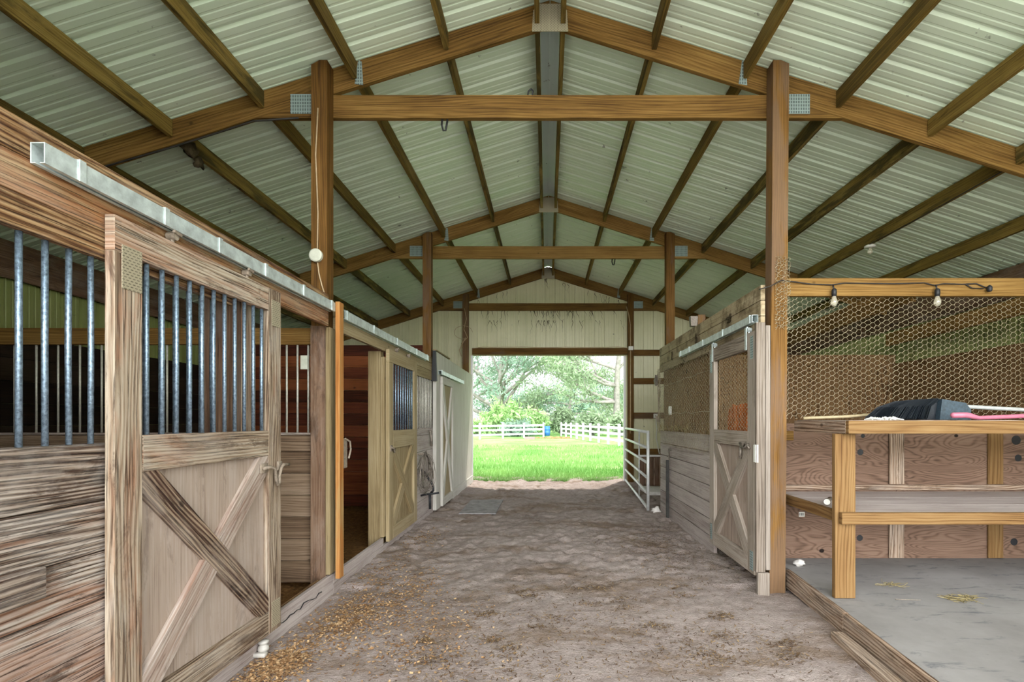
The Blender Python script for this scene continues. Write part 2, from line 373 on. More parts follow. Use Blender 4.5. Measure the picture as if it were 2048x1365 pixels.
# ------------------------------------------------------------------ geometry helpers
def clip(poly, n, c):
    """keep n.p <= c"""
    out=[]
    for i in range(len(poly)):
        a,b=poly[i],poly[(i+1)%len(poly)]
        da=n[0]*a[0]+n[1]*a[1]-c; db=n[0]*b[0]+n[1]*b[1]-c
        if da<=0: out.append(a)
        if (da<0<db) or (db<0<da):
            t=da/(da-db); out.append((a[0]+(b[0]-a[0])*t,a[1]+(b[1]-a[1])*t))
    return out
def hexwire(mb, W, Hh, fn, dx=.038, hh=.042, r=.0016, jit=.15, seed=0):
    rs=np.random.default_rng(seed); a=dx*.56; cache={}
    def pt(x,y):
        key=(round(x/dx*12),round(y/hh*12))
        if key not in cache:
            cache[key]=(x+rs.normal()*jit*dx*.45,y+rs.normal()*jit*hh*.45)
        u,v=cache[key]; return Vector(fn(min(max(u,0),W),min(max(v,0),Hh)))
    rr=2*dx-a  # full width of a cell measured between points
    def seg(p,q,r):
        d=(q-p)
        if d.length<1e-4: return
        d.normalize(); up=Vector((0,0,1)) if abs(d.z)<.9 else Vector((0,1,0))
        x=d.cross(up).normalized(); y=d.cross(x); b=len(mb.v)
        for c in(p,q):
            for k in range(3):
                an=2.0944*k; mb.v.append(tuple(c+(x*math.cos(an)+y*math.sin(an))*r))
        for k in range(3): l=(k+1)%3; mb.face([b+k,b+l,b+3+l,b+3+k])
    for i in range(int(W/dx)+1):
        for j in range(int(Hh/hh)+1):
            cx=i*dx; cy=(j+(.5 if i%2 else 0))*hh
            if cx>W or cy>Hh: continue
            ul=pt(cx-a/2,cy+hh/2); ur=pt(cx+a/2,cy+hh/2); R=pt(cx+dx-a/2,cy); lr=pt(cx+a/2,cy-hh/2)
            seg(ul,ur,r*1.35); seg(ur,R,r); seg(R,lr,r)
    return mb
def wob(y,k=0,s=1.3): return mn.noise(Vector((y*s,k*7.3,1.1)))

# ------------------------------------------------------------------ camera
cd=bpy.data.cameras.new('camera'); cam=link('camera',cd); cam.location=(0,0,H); cam.rotation_euler=(math.pi/2,0,0)
cd.sensor_width=36; cd.lens=1000/2048*36; cd.shift_x=-70/2048; cd.shift_y=158.5/2048; cd.clip_start=.05; cd.clip_end=600
SC.camera=cam

# ------------------------------------------------------------------ roof sheets, walls
YF,YB=.2,12.2
def roofsheet(name,sg,xa,xb,m):
    """ribs run down the slope; profile along y"""
    mb=MB(); ys=[];zs=[]; p=.24; y=YF
    prof=[(0,0),(.045,0),(.052,.004),(.068,.004),(.075,0),(.12,0),(.127,.004),(.143,.004),(.15,0),(.175,0),(.19,.02),(.216,.02),(.231,0)]
    while y<YB:
        for a,z in prof: ys.append(y+a); zs.append(z)
        y+=p
    n=len(ys); xs=[xa,xb]
    for x in xs:
        for i in range(n): mb.v.append((x,ys[i],zr(x)+.012+zs[i]))
    for i in range(n-1):
        q=[i,i+1,n+i+1,n+i]
        mb.face(q if sg>0 else q[::-1],None,.5)
    o=build(mb,name,m); so=o.modifiers.new('thick','SOLIDIFY'); so.thickness=.002; so.offset=1
    return struct(o)
struct_l=roofsheet('ceiling',-1,AX-.09,-5.95,M['roof']); struct_l['label']='pale ribbed metal roof slope on the left side of the ridge'; struct_l['category']='roof'
o=roofsheet('ceiling',1,AX+.09,6.0,M['roof']); o['label']='pale ribbed metal roof slope on the right side of the ridge'; o['category']='roof'
mb=MB()
for (xa,xb) in ((-.3,0),(0,.3)):
    mb.prism([(xa,-SL*abs(xa)),(xb,-SL*abs(xb)),(xb,-SL*abs(xb)+.004),(xa,-SL*abs(xa)+.004)],lambda u,w,d:(AX+u,d,RZ+.038+w),YF,YB,(1,0),.5)
for x in(-.05,0,.05): mb.prism([(x-.006,-.012),(x+.006,-.012),(x+.006,.004),(x-.006,.004)],lambda u,w,d:(AX+u,d,RZ+.036-SL*abs(u)+w),YF,YB,(1,0),.5)
o=build(mb,'trim_1',M['ridge']); struct(o,'blue-grey ridge cap seen between the two ridge purlins','ridge cap')

def siding(name,m,path,zlo,zhi,holes=()):
    """vertical ribbed sheet along path(t) t in metres; zlo,zhi functions of t; holes = (t0,t1,z1) cut from floor to z1"""
    mb=MB(); prof=[(0,0),(.05,0),(.056,.004),(.07,.004),(.076,0),(.12,0),(.126,.004),(.14,.004),(.146,0),(.182,0),(.19,.03),(.216,.03),(.224,0)]
    t0,t1=path[0]; fn=path[1]; ts=[];ds=[]; t=t0
    while t<t1:
        for a,d in prof:
            if t+a<=t1: ts.append(t+a); ds.append(d)
        t+=.24
    for h in holes:
        for e in(h[0],h[1]):
            i=next(i for i,v in enumerate(ts) if v>=e); ts.insert(i,e); ds.insert(i,ds[i])
    for i in range(len(ts)-1):
        tm=(ts[i]+ts[i+1])/2; z0=[zlo(tm)]*2
        for h in holes:
            if h[0]<tm<h[1]: z0=[h[2]]*2
        b=len(mb.v)
        for tt,d,zl in((ts[i],ds[i],z0[0]),(ts[i+1],ds[i+1],z0[1])):
            mb.v.append(fn(tt,d,zl)); mb.v.append(fn(tt,d,zhi(tt)))
        mb.face([b,b+2,b+3,b+1])
    o=build(mb,name,m); so=o.modifiers.new('thick','SOLIDIFY'); so.thickness=.002; so.offset=0
    return struct(o)
LX,RX=-5.75,5.8
o=siding('wall_light_block',M['sidingg'],((LX,-1.95),lambda t,d,z:(t,.42-d,z)),lambda t:0,lambda t:zr(t)+.01); o['label']='unseen ribbed metal wall added beside the camera to darken the nearest left stall'; o['category']='wall'  # unseen wall added to keep daylight out of the left stall
o=siding('wall_far',M['siding'],((LX,RX),lambda t,d,z:(t,12.22-d,z)),lambda t:0,lambda t:zr(t)+.01,[(-1.86,1.92,3.09)]); o['label']='cream ribbed metal end wall around the far doorway'; o['category']='wall'
o=siding('wall_left',M['sidingg'],((YF,12.2),lambda t,d,z:(LX-d,t,z)),lambda t:0,lambda t:zr(LX)+.028); o['label']='olive ribbed metal side wall behind the left stalls'; o['category']='wall'
o=siding('wall_right',M['sidingg'],((YF,12.2),lambda t,d,z:(RX+d,t,z)),lambda t:0,lambda t:zr(RX)+.028); o['label']='olive ribbed metal side wall behind the wire mesh room'; o['category']='wall'

# ------------------------------------------------------------------ posts, trusses, purlins
YP=[4.3,8.15,12.0]; PX=(-1.8903,1.9453); PW=.1377; PD=.124
ord3=['first (nearest)','second','third (farthest)']
pl={(0,0):'tall square post on the left at the near truss, with a round box on it',(0,1):'tall square post on the right at the near truss, with chicken wire curled on it',
    (1,0):'tall square post on the left, second from the camera, above the barred stall',(1,1):'tall square post on the right, second from the camera, above the dirty header',
    (2,0):'short post on the left jamb of the far doorway, with dangling wires',(2,1):'post on the right jamb of the far doorway, with a thin conduit'}
for i,y in enumerate(YP):
    for s in(0,1):
        mb=MB(); lean=-.034 if (i,s)==(0,1) else 0; zt=[4.60,4.57,4.54][i]
        x0=PX[0]-PW if s==0 else PX[1]; x1=x0+PW
        sl=.02*(-1 if s else 1); 
        poly=[(x0+lean,-.02),(x1+lean,-.02),(x1,zt+(sl if s==0 else -.01)),((x0+x1)/2,zt+.02),(x0,zt-(sl if s==0 else -.02))]
        mb.prism(poly,lambda u,w,d:(u,d,w),y,y+PD,(0,1))
        T(build(mb,'wooden_post',M['post']),pl[(i,s)],'post','posts of the aisle')
YT=[4.432,8.282,12.132]
tl=['golden timber roof truss nearest the camera, with a tie beam across the aisle','timber roof truss in the middle of the aisle, behind the nearest one','dark timber roof truss against the far metal end wall']
for i,y in enumerate(YT):
    e=T(empty('roof_truss',(AX,y,4.2)),tl[i],'truss','roof trusses')
    th=.042 if i<2 else .05
    for s in(-1,1):
        mb=MB(); xe=5.6
        poly=[(AX+s*.004,RZ),(AX+s*.004,RZ-.225),(AX+s*xe,RZ-.225-SL*xe),(AX+s*xe,RZ-SL*xe)]
        mb.prism(poly,lambda u,w,d:(u,d,w),y,y+th,(1,-SL*s)); build(mb,'rafter',M['truss'],e)
    mb=MB(); zb,ztp=4.2,4.404
    if i==2: zb,ztp=4.185,4.36
    xi=(RZ-.225-ztp)/SL-.004; xo=(RZ-.225-zb)/SL-.004
    mb.prism([(AX-xo,zb),(AX+xo,zb),(AX+xi,ztp),(AX-xi,ztp)],lambda u,w,d:(u,d,w),y,y+th,(1,0)); tb=build(mb,'tie_beam',M['truss'],e)
    for s in(-1,1):
        mb=MB(); c=AX+s*2.19; mb.bd(c-.11,c+.11,y-.006,y-.001,4.235,4.41,'z',ch=.001); build(mb,'nail_plate',M['plate'],tb)
        mb=MB(); c=AX+s*1.70; mb.prism([(c-.03,4.50),(c+.045,4.49),(c+.03,4.70),(c-.0,4.71)],lambda u,w,d:(u,d,w),y-.006,y-.001,(0,1)); build(mb,'nail_plate',M['plate'],e)
    mb=MB(); mb.prism([(AX-.16,4.965),(AX+.16,4.965),(AX+.15,5.15),(AX+.09,5.21),(AX-.09,5.21),(AX-.15,5.15)],lambda u,w,d:(u,d,w),y-.006,y-.001,(0,1)); build(mb,'ridge_plate',M['plated'],e)
bays=[(.3,4.424),(4.478,8.274),(8.328,12.12)]
bn=['near','middle','far']; on=['ridge','first','second','third','fourth','fifth','outermost']
pxs=[.115,.92,1.73,2.55,3.36,4.14,4.98]
for b,(ya,yb) in enumerate(bays):
    for s in(-1,1):
        for q,px in enumerate(pxs):
            x=AX+s*px; mb=MB(); t=.042; hgt=.148 if q else .17
            zt=zr(x)-t/2*SL-.002 if q else zr(AX+s*(px+.02))-.002
            mb.bd(x-t/2,x+t/2,ya,yb,zt-hgt,zt,'y',ch=.003)
            T(build(mb,'purlin',M['purlin']),f"{on[q]} roof purlin {'left' if s<0 else 'right'} of the ridge in the {bn[b]} roof bay" if q else f"ridge purlin on the {'left' if s<0 else 'right'} edge of the ridge cap, {bn[b]} roof bay",'purlin','roof purlins')
for s,xx in((-1,LX+.03),(1,RX-.03)):
    mb=MB(); mb.bd(xx-.02,xx+.02,.3,12.1,3.1,3.425,'y'); mb.bd(xx-s*.03-.012,xx-s*.03+.012,.3,12.1,3.02,3.12,'y'); struct(build(mb,'trim_2' if s<0 else 'trim_3',M['jamb']),'dark eave timber along the top of the %s side wall'%('left' if s<0 else 'right'),'eave timber')
# far wall girts and doorway lintel
mb=MB(); mb.bd(-1.80,1.935,12.02,12.06,3.10,3.26,'x'); T(build(mb,'door_lintel',M['post']),'red-brown board across the top of the far doorway','board',kind='thing')
for z,lab in((3.09,'top girt on the end wall right of the doorway, level with the lintel'),(2.40,'second girt on the end wall, right of the doorway'),(1.56,'third girt on the end wall, carrying a small outlet box'),(.68,'orange-brown lowest girt on the end wall behind the metal gate')):
    mb=MB(); mb.bd(2.10,5.6,12.13,12.17,z,z+.145,'x'); T(build(mb,'wall_girt',M['post']),lab,'girt','end wall girts',kind='thing')
mb=MB(); mb.bd(-1.85,-1.80,12.13,12.2,0,3.09,'z'); T(build(mb,'jamb_trim',M['vinyl']),'white jamb trim on the left edge of the far doorway','trim',kind='thing')
mb=MB(); mb.bd(1.86,1.91,12.13,12.2,0,3.09,'z'); T(build(mb,'jamb_trim',M['vinyl']),'white jamb trim on the right edge of the far doorway','trim',kind='thing')

# ------------------------------------------------------------------ sliding doors
def make_door(Y0,Y1,Z0,Z1,Xf,s,label,frame,brace1,brace2,panelm,win,barn=0,wire=False,upflip=False,stile=.146,rail=.15,midz=None,cross='low',platem=None,hang=True,latch=None,thick=.042):
    e=T(empty('sliding_stall_door',(Xf-s*thick/2,(Y0+Y1)/2,Z0)),label,'door','sliding stall doors',kind='thing')
    fr=lambda u,w,d:(Xf-s*d,u,w)
    xs=lambda d0,d1:sorted((Xf-s*d0,Xf-s*d1))
    def bx(name,u0,u1,w0,w1,d0,d1,g,m,tone=None,parent=e):
        mb=MB(); a=xs(d0,d1); mb.bd(a[0],a[1],u0,u1,w0,w1,g,tone,.003); return build(mb,name,m,parent)
    bx('stile',Y0,Y0+stile,Z0,Z1-(rail if s>0 else 0),0,thick,'z',frame); bx('stile',Y1-stile,Y1,Z0+.0,Z1,0,thick,'z',frame)
    a,b=Y0+stile+.001,Y1-stile-.001
    bx('top_rail',Y0 if s>0 else a,b,Z1-rail+.001,Z1,0,thick,'y',frame)
    bx('bottom_rail',a,b,Z0,Z0+rail,0,thick,'y',frame)
    m0,m1=midz if midz else (Z0,Z0+rail)
    if midz: bx('middle_rail',a,b,m0,m1,0,thick,'y',frame)
    zlo,zhi=(Z0+rail+.001,(m0 if midz else Z1-rail)-.001)
    bx('panel',a,b,zlo-.0,zhi+.0,thick-.008,thick,'z',panelm)
    rect=[(a,zlo),(b,zlo),(b,zhi),(a,zhi)]
    # near-top to far-bottom brace, whole
    hw=.066
    p,q=Vector((a,zhi)),Vector((b,zlo)); d=(q-p).normalized(); n=Vector((-d.y,d.x)); c0=n.dot(p)
    main=clip(clip(rect,(n.x,n.y),c0+hw),(-n.x,-n.y),-(c0-hw))
    mb=MB(); mb.prism(main,fr,.001,thick-.009,(d.x,d.y),.5); build(mb,'brace',brace1,e)
    p2,q2=Vector((a,zlo)),Vector((b,zhi)); d2=(q2-p2).normalized(); n2=Vector((-d2.y,d2.x)); c2=n2.dot(p2)
    st=clip(clip(rect,(n2.x,n2.y),c2+hw),(-n2.x,-n2.y),-(c2-hw))
    mb=MB(); mb.prism(clip(st,(n.x,n.y),c0-hw-.001),fr,.001,thick-.009,(d2.x,d2.y),.6); mb.prism(clip(st,(-n.x,-n.y),-(c0+hw+.001)),fr,.001,thick-.009,(d2.x,d2.y),.4)
    build(mb,'brace',brace2,e)
    if barn:
        for i in range(barn):
            y=a+(b-a)*(i+.5)/barn; mb=MB(); x=Xf-s*thick/2
            mb.tube([(x,y,m1+.001),(x,y+.002*math.sin(i),(m1+Z1-rail)/2),(x,y,Z1-rail-.0)],.0105,8); build(mb,'bar',M['bar'],e,True)
    if wire:
        mb=MB(); hexwire(mb,b-a+.1,Z1-rail-m1+.12,lambda u,v:(Xf-s*(thick+.004)+.0*v,a-.05+u,m1-.06+v),.036,.04,.0014,.25,5)
        build(mb,'wire_mesh',M['wire'],e)
    if platem:
        for (u,w,uu,ww) in ((Y0+.035,Z1-.30,.105,.185),(Y1-.115,Z1-.24,.1,.17),(Y1-.115,Z0+.03,.1,.17)) if s>0 else ((Y0+.02,Z1-.24,.06,.2),(Y1-.09,Z1-.26,.06,.2),(Y0+.02,Z0+.03,.07,.17),(Y1-.09,Z0+.05,.06,.17)):
            mb=MB(); a2=xs(-.003,-.0005); mb.bd(a2[0],a2[1],u,u+uu,w,w+ww,'y',ch=.0008); build(mb,'nail_plate',platem,e)
    if hang:
        for u in ((Y0+.35,Y1-.35) if s>0 else (Y0+.16,Y1-.12)):
            mb=MB(); x=Xf-s*thick/2
            mb.tube([(x,u,Z1+.001),(x,u,Z1+.055)],.009,8); mb.tube([(x+s*.02,u-.0,Z1+.034),(x-s*.02,u,Z1+.034)],.02,10)
            mb.tube([(x+s*.024,u-.022,Z1+.052),(x+s*.024,u+.026,Z1+.046)],.008,6)
            if s<0: mb.bd(x+s*.03-.004,x+s*.03+.004,u-.018,u+.018,Z1-.15,Z1+.05,'z')
            build(mb,'door_hanger',M['dustiron'] if s>0 else M['galv'],e,False)
    if latch: latch(e,Xf,s,Y0,Y1)
    return e
def latchA(e,Xf,s,Y0,Y1):
    mb=MB(); y=Y1-.125; z=1.185
    P=lambda u,w,d=.02:(Xf+s*d,u,w)
    mb.tube([P(y-.12,z+.03),P(y-.06,z+.035,.03),P(y-.01,z+.02,.035),P(y+.01,z-.05,.03),P(y+.03,z-.09,.03),P(y+.05,z-.08,.03),P(y+.05,z-.03,.03),P(y+.075,z+.02,.03),P(y+.12,z+.035,.02),P(y+.19,z+.03,.02)],[.012,.011,.01,.01,.01,.01,.01,.01,.011,.009],8)
    mb.bd(*sorted((Xf+s*.001,Xf+s*.012)),y-.13,y-.05,z,z+.06,'y'); mb.bd(*sorted((Xf+s*.001,Xf+s*.012)),y+.07,y+.12,z+.0,z+.06,'y')
    build(mb,'latch',M['dustiron'],e,True)
def latchB(e,Xf,s,Y0,Y1):
    mb=MB(); y=Y0+.05; z=1.18; P=lambda u,w,d=.02:(Xf+s*d,u,w)
    mb.tube([P(y-.03,z+.02),P(y+.0,z+.02,.03),P(y+.04,z-.03,.03),P(y+.09,z,.02)],.011,8); mb.bd(*sorted((Xf+s*.001,Xf+s*.01)),y-.03,y+.04,z-.02,z+.05,'y'); build(mb,'latch',M['dustiron'],e,True)
make_door(2.08,3.383,.13,2.38,-1.80,1,'large weathered sliding stall door nearest on the left, dark diagonal brace and steel bars above',M['doorw'],M['dark'],M['pale'],M['panel'],True,11,midz=(1.29,1.453),platem=M['plated'],latch=latchA)
make_door(5.71,6.93,.13,2.335,-1.80,1,'tan sliding stall door with X brace beside the open dark doorway on the left',M['beige'],M['beige'],M['beige'],M['beige'],True,9,midz=(1.19,1.40),latch=latchB)
make_door(8.42,9.40,.07,2.26,-1.755,1,'tall narrow sliding door with one full height X brace near the far doorway',M['whitew'],M['whitew'],M['whitew'],M['beige'],False,0,midz=None,stile=.05,rail=.13,hang=True)
def latchR(e,Xf,s,Y0,Y1):
    mb=MB(); y=Y0+.2; z=1.27; P=lambda u,w,d=.02:(Xf+s*d,u,w)
    mb.tube([P(y+.10,z+.04,.01),P(y+.02,z+.01,.03),P(y-.06,z,.03),P(y-.12,z+.04,.02)],.01,8); mb.tube([P(y+.03,z,.03),P(y+.035,z-.1,.03)],.014,8)
    mb.tube([P(y-.03,z+.0,.03),P(y-.08,z+.05,.03),P(y-.15,z+.0,.02)],.009,8); build(mb,'latch',M['iron'],e,True)
make_door(4.345,5.54,.17,2.30,1.80,-1,'grey-tan sliding door with chicken wire window and X brace, on the right',M['rdoor'],M['rdoor'],M['rdoor'],M['panel'],True,0,wire=True,midz=(1.28,1.42),platem=M['plate'],latch=latchR,rail=.145)

# tracks
def track(y0,y1,xa,xb,z0,z1,label,ys,s,m):
    e=T(empty('door_track',((xa+xb)/2,(y0+y1)/2,z0)),label,'track','door tracks'); t=.004
    mb=MB(); mb.bd(xa,xa+t,y0,y1,z0,z1,'y',ch=.0005); mb.bd(xb-t,xb,y0,y1,z0,z1,'y',ch=.0005); mb.bd(xa+t,xb-t,y0,y1,z1-t,z1,'y',ch=.0005)
    mb.bd(xa+t,xa+.018,y0,y1,z0,z0+t,'y',ch=.0005); mb.bd(xb-.018,xb-t,y0,y1,z0,z0+t,'y',ch=.0005); build(mb,'rail',m,e)
    for y in ys:
        mb=MB(); x=xb if s>0 else xa
        mb.bd(*sorted((x+s*.0005,x+s*.005)),y-.014,y+.014,z0-.002,z1+.006,'z',ch=.001); mb.bd(xa,xb,y-.014,y+.014,z1+.001,z1+.006,'x',ch=.001); build(mb,'bracket',m,e)
    return e
track(1.787,4.24,-1.848,-1.795,2.44,2.515,'long galvanised door track above the nearest left stall door, its open end facing us',(1.93,2.36,2.75,3.2,3.7,4.18),1,M['galv'])
track(4.44,7.6,-1.848,-1.795,2.42,2.50,'galvanised door track above the open dark doorway on the left',(4.5,5.2,6.0,6.9,7.5),1,M['galv'])
track(8.26,10.5,-1.796,-1.74,2.28,2.345,'short galvanised track on the white panel wall near the far doorway',(8.3,9.35,10.4),1,M['galv'])
track(4.36,6.78,1.788,1.842,2.375,2.44,'galvanised track above the chicken wire door on the right',(4.42,5.1,5.75,6.3,6.7),-1,M['galv'])

# ------------------------------------------------------------------ left stalls
def bars(e,ys,x,z0,z1,r=.0105,m='bar'):
    for i,y in enumerate(ys):
        mb=MB(); mb.tube([(x,y,z0),(x+.002*math.sin(i*2.1),y+.003*math.cos(i*1.3),(z0+z1)/2),(x,y,z1)],r,8); build(mb,'bar',M[m],e,True)
e=T(empty('stall_screen',(-1.87,2.2,0)),'nearest left stall front of weathered planks, steel bars and brown header boards','stall front')
mb=MB(); mb.bd(-1.888,-1.85,.6,4.24,2.458,2.585,'y'); build(mb,'header_board',M['headr'],e)
mb=MB(); mb.bd(-1.888,-1.852,.6,4.24,2.318,2.455,'y'); build(mb,'header_board',M['headr'],e)
mb=MB(); mb.bd(-1.888,-1.85,.6,2.945,2.195,2.315,'y'); build(mb,'header_board',M['headr'],e)
mb=MB(); z=.20
for i,hh in enumerate((.17,.215,.19,.2,.21,.238)):
    dx=.012*((i*37)%5-2)/2; mb.bd(-1.898+dx*.4,-1.862+dx*.5,.6,2.945,z,z+hh-.006,'y'); z+=hh
mb.bd(-1.862,-1.822,.9,1.822,.875,.985,'y'); build(mb,'planks',M['old'],e)
mb=MB(); mb.bd(-1.99,-1.90,.6,2.945,1.385,1.42,'y'); build(mb,'ledge',M['oldgrey'],e)
bars(e,[1.78-.095*k for k in range(6,0,-1)]+[1.78+.0935*k for k in range(12)],-1.881,1.423,2.194)
mb=MB(); mb.bd(-2.03,-1.89,2.95,3.09,0,2.31,'z'); build(mb,'jamb_post',M['jamb'],e)
mb=MB(); mb.bd(-1.93,-1.89,3.095,3.20,.19,2.31,'z'); build(mb,'jamb_board',M['doorw'],e)
mb=MB(); mb.bd(-1.888,-1.848,4.26,4.40,.20,2.314,'z'); build(mb,'jamb_board',M['beige'],e)
mb=MB(); mb.bd(-1.80,-1.762,4.25,4.335,.17,2.53,'z'); T(build(mb,'trim_board',M['orange']),'orange vertical trim board at the near left post, beside the dark doorway','board')
mb=MB(); mb.bd(-1.80,-1.766,4.338,4.425,1.10,1.36,'z',ch=.006); mb.tube([(-1.76,4.36,1.36),(-1.745,4.43,1.33),(-1.75,4.46,1.26),(-1.76,4.44,1.18)],.008,6); T(build(mb,'latch_block',M['dustiron']),'small dusty latch block and hook on the orange trim board','latch')

e=T(empty('stall_sill',(-1.87,3.4,0)),'long low sill board along the left stalls with dusty top','sill',kind='thing')
mb=MB(); mb.bd(-1.888,-1.852,.9,4.335,.0,.19,'y'); mb.bd(-1.888,-1.852,4.338,8.12,-.01,.185 if False else .098,'y'); mb.bd(-1.888,-1.852,4.338,5.665,.10,.185,'y'); build(mb,'sill_board',M['rplank'],e)
mb=MB(); mb.bd(-1.975,-1.892,3.22,4.29,.06,.15,'y'); build(mb,'inner_board',M['headr'],e)
rs=random.Random(4); pts=[(-1.8485,3.30+.05*k,.118+rs.uniform(-.025,.02)+.02*math.sin(k*.7)) for k in range(17)]
mb=MB(); mb.tube(pts,[.002+.003*rs.random() for _ in pts],5); build(mb,'crack_line',M['black'],e)
mb=MB(); mb.lathe((-1.815,3.20,.045),[(.03,0),(.034,.012),(.03,.03),(.022,.034),(.022,.045),(.032,.05),(.032,.062),(.01,.068)],16); mb.bd(-1.86,-1.78,3.15,3.19,.02,.045,'x'); T(build(mb,'door_guide',M['dustw'],None,True),'small white roller guide on the ground at the foot of the nearest sliding door','door guide')

def divider(y,x0,x1,label,solid,m,hm,barsp=None,ztop=2.32):
    e=T(empty('stall_divider',((x0+x1)/2,y,0)),label,'stall divider')
    mb=MB(); z=.11; n=int((1.39-.11)/.19)+1 if not solid else 14
    top=1.39 if not solid else 2.75
    while z<top-.02:
        mb.bd(x0,x1,y,y+.04,z,min(z+.186,top),'x'); z+=.19
    build(mb,'planks',m,e)
    if not solid:
        mb=MB(); mb.bd(x0,x1,y-.005,y+.045,2.177,ztop,'x'); build(mb,'header_board',hm,e)
        mb=MB(); mb.bd(x0,x1,y-.012,y+.05,1.392,1.412,'x'); build(mb,'ledge',M['oldgrey'],e)
        x=x1-.05; i=0
        while x>x0+.05:
            mb=MB(); mb.tube([(x,y+.02,1.413),(x,y+.02,2.176)],.0085,6); build(mb,'bar',M['thinbar'],e,True)
            i+=1; x-=.0935 if i<4 else .19
    return e
divider(4.34,-5.70,-2.032,'plank and bar divider beyond the nearest left stall, with orange header board',False,M['divid'],M['truss'])
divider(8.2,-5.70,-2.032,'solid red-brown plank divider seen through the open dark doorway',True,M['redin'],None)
e=T(empty('stall_screen',(-1.87,6.2,0)),'second left stall front with tan header boards, bars and planks','stall front')
mb=MB(); mb.bd(-1.888,-1.85,4.405,8.02,2.43,2.53,'y'); mb.bd(-1.888,-1.85,4.405,8.02,2.31,2.426,'y'); build(mb,'header_board',M['beige'],e)
mb=MB(); mb.bd(-1.888,-1.85,6.95,8.02,2.16,2.307,'y'); build(mb,'header_board',M['beige'],e)
mb=MB(); mb.bd(-2.03,-1.89,5.67,5.81,.0,2.305,'z'); build(mb,'jamb_post',M['beige'],e)
mb=MB(); mb.bd(-1.888,-1.846,5.67,5.76,.19,2.24,'z'); build(mb,'jamb_board',M['beige'],e)
mb=MB(); mb.bd(-1.888,-1.848,6.8,6.95,.1,2.30,'z'); build(mb,'jamb_board',M['beige'],e)
mb=MB(); z=.1
while z<1.35: mb.bd(-1.888,-1.85,6.955,8.10,z,min(z+.236,1.40),'y'); z+=.24
build(mb,'planks',M['rplank'],e)
bars(e,[7.02+.095*k for k in range(12)],-1.87,1.40,2.16,.0105,'thinbar')
mb=MB(); mb.bd(PX[0]-PW,PX[0]-.004,4.284,4.297,.06,2.33,'z'); T(build(mb,'jamb_facing',M['jamb']),'dark weathered board facing us on the lower half of the near left post','board')
# wall panel beyond second post
mb=MB()
y=8.13; 
while y<11.97:
    mb.bd(-1.86,-1.80,y,min(y+.117,11.975),.05,2.64-.008*(y-8.13),'z',.5,.004); y+=.12
e=T(empty('panel_wall',(-1.83,10,0)),'white-washed grooved panel wall on the left reaching the far doorway','wall panel',kind='thing'); build(mb,'boards',M['whitew'],e)
mb=MB(); mb.bd(-1.798,-1.775,9.42,11.97,.03,.2,'y'); build(mb,'skirting_board',M['whitew'],e)
mb=MB(); mb.bd(-1.86,-1.80,8.13,9.3,2.655,2.675,'y'); build(mb,'top_strip',M['beige'],e)
mb=MB(); mb.prism([(-1.865,2.15),(-1.772,2.15),(-1.782,2.40),(-1.79,2.64),(-1.835,2.64),(-1.845,2.40)],lambda u,w,d:(u,d,w),8.03,8.09,(0,1)); T(build(mb,'gap_filler',M['black']),'black flared sleeve standing in for the dark gap at the second left post, between bars and panel wall','filler')  # black solid stands in for the shade in the gap beside the post
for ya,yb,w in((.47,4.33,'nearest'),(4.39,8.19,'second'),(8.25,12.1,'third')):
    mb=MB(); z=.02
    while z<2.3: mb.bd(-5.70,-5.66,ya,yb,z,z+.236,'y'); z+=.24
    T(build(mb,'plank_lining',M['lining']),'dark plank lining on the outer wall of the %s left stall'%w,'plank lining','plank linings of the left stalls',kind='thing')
# coil and hook
e=T(empty('rope_coil',(-1.74,7.15,.45)),'tangled coil of wire and cord hanging on the planks of the second left stall','coil')
rs=random.Random(11); mb=MB()
for q in range(22):
    hh=.15+rs.random()*.16; zc=1.06-hh; ph=rs.random()*6; an=rs.uniform(0,3.14); w=.05+rs.random()*.085; sp=rs.uniform(-.3,.3)
    pts=[(-1.735+w*math.cos(an)*math.cos(a)*(1-.4*math.sin(a))*.95+.012*rs.random(),7.15+w*1.6*math.sin(an)*math.cos(a)*(1-.4*math.sin(a)),zc+hh*math.sin(a)+.02*math.sin(4*a+ph)) for a in [2*math.pi*k/18 for k in range(18)]]
    pts=[(max(p[0],-1.84),p[1],p[2]) for p in pts]
    mb.tube(pts,.0032,4,closed=True)
build(mb,'coil',M['iron'],e)
mb=MB(); mb.tube([(-1.848,7.15,1.03),(-1.74,7.15,1.04),(-1.72,7.15,1.08)],.008,6); build(mb,'hook',M['dustiron'],e)
e=T(empty('tack_hook',(-1.80,7.3,.2)),'black metal cross-shaped tack hook on the planks under the wire coil','tack hook')
mb=MB()
mb.tube([(-1.847,7.32,.80),(-1.80,7.32,.76),(-1.71,7.32,.63),(-1.665,7.32,.56),(-1.665,7.32,.49),(-1.70,7.32,.455)],.017,8)
mb.tube([(-1.847,7.32,.415),(-1.75,7.32,.435),(-1.58,7.32,.455)],.015,8); mb.tube([(-1.715,7.32,.44),(-1.712,7.32,.22)],.02,8)
build(mb,'hook_frame',M['black'],e,True)
P=lambda u,w,d:(-1.85+d,u,w)
mb=MB(); mb.tube([P(7.72,.95,.02),P(7.75,.85,.04),P(7.85,.72,.06),P(7.9,.6,.05)],.008,6); mb.tube([P(7.78,1.36,.03),P(7.80,1.2,.05),P(7.84,1.12,.04)],.02,8); T(build(mb,'halter_hook',M['iron']),'small dark hooks and chain at the far end of the second left stall','hook')
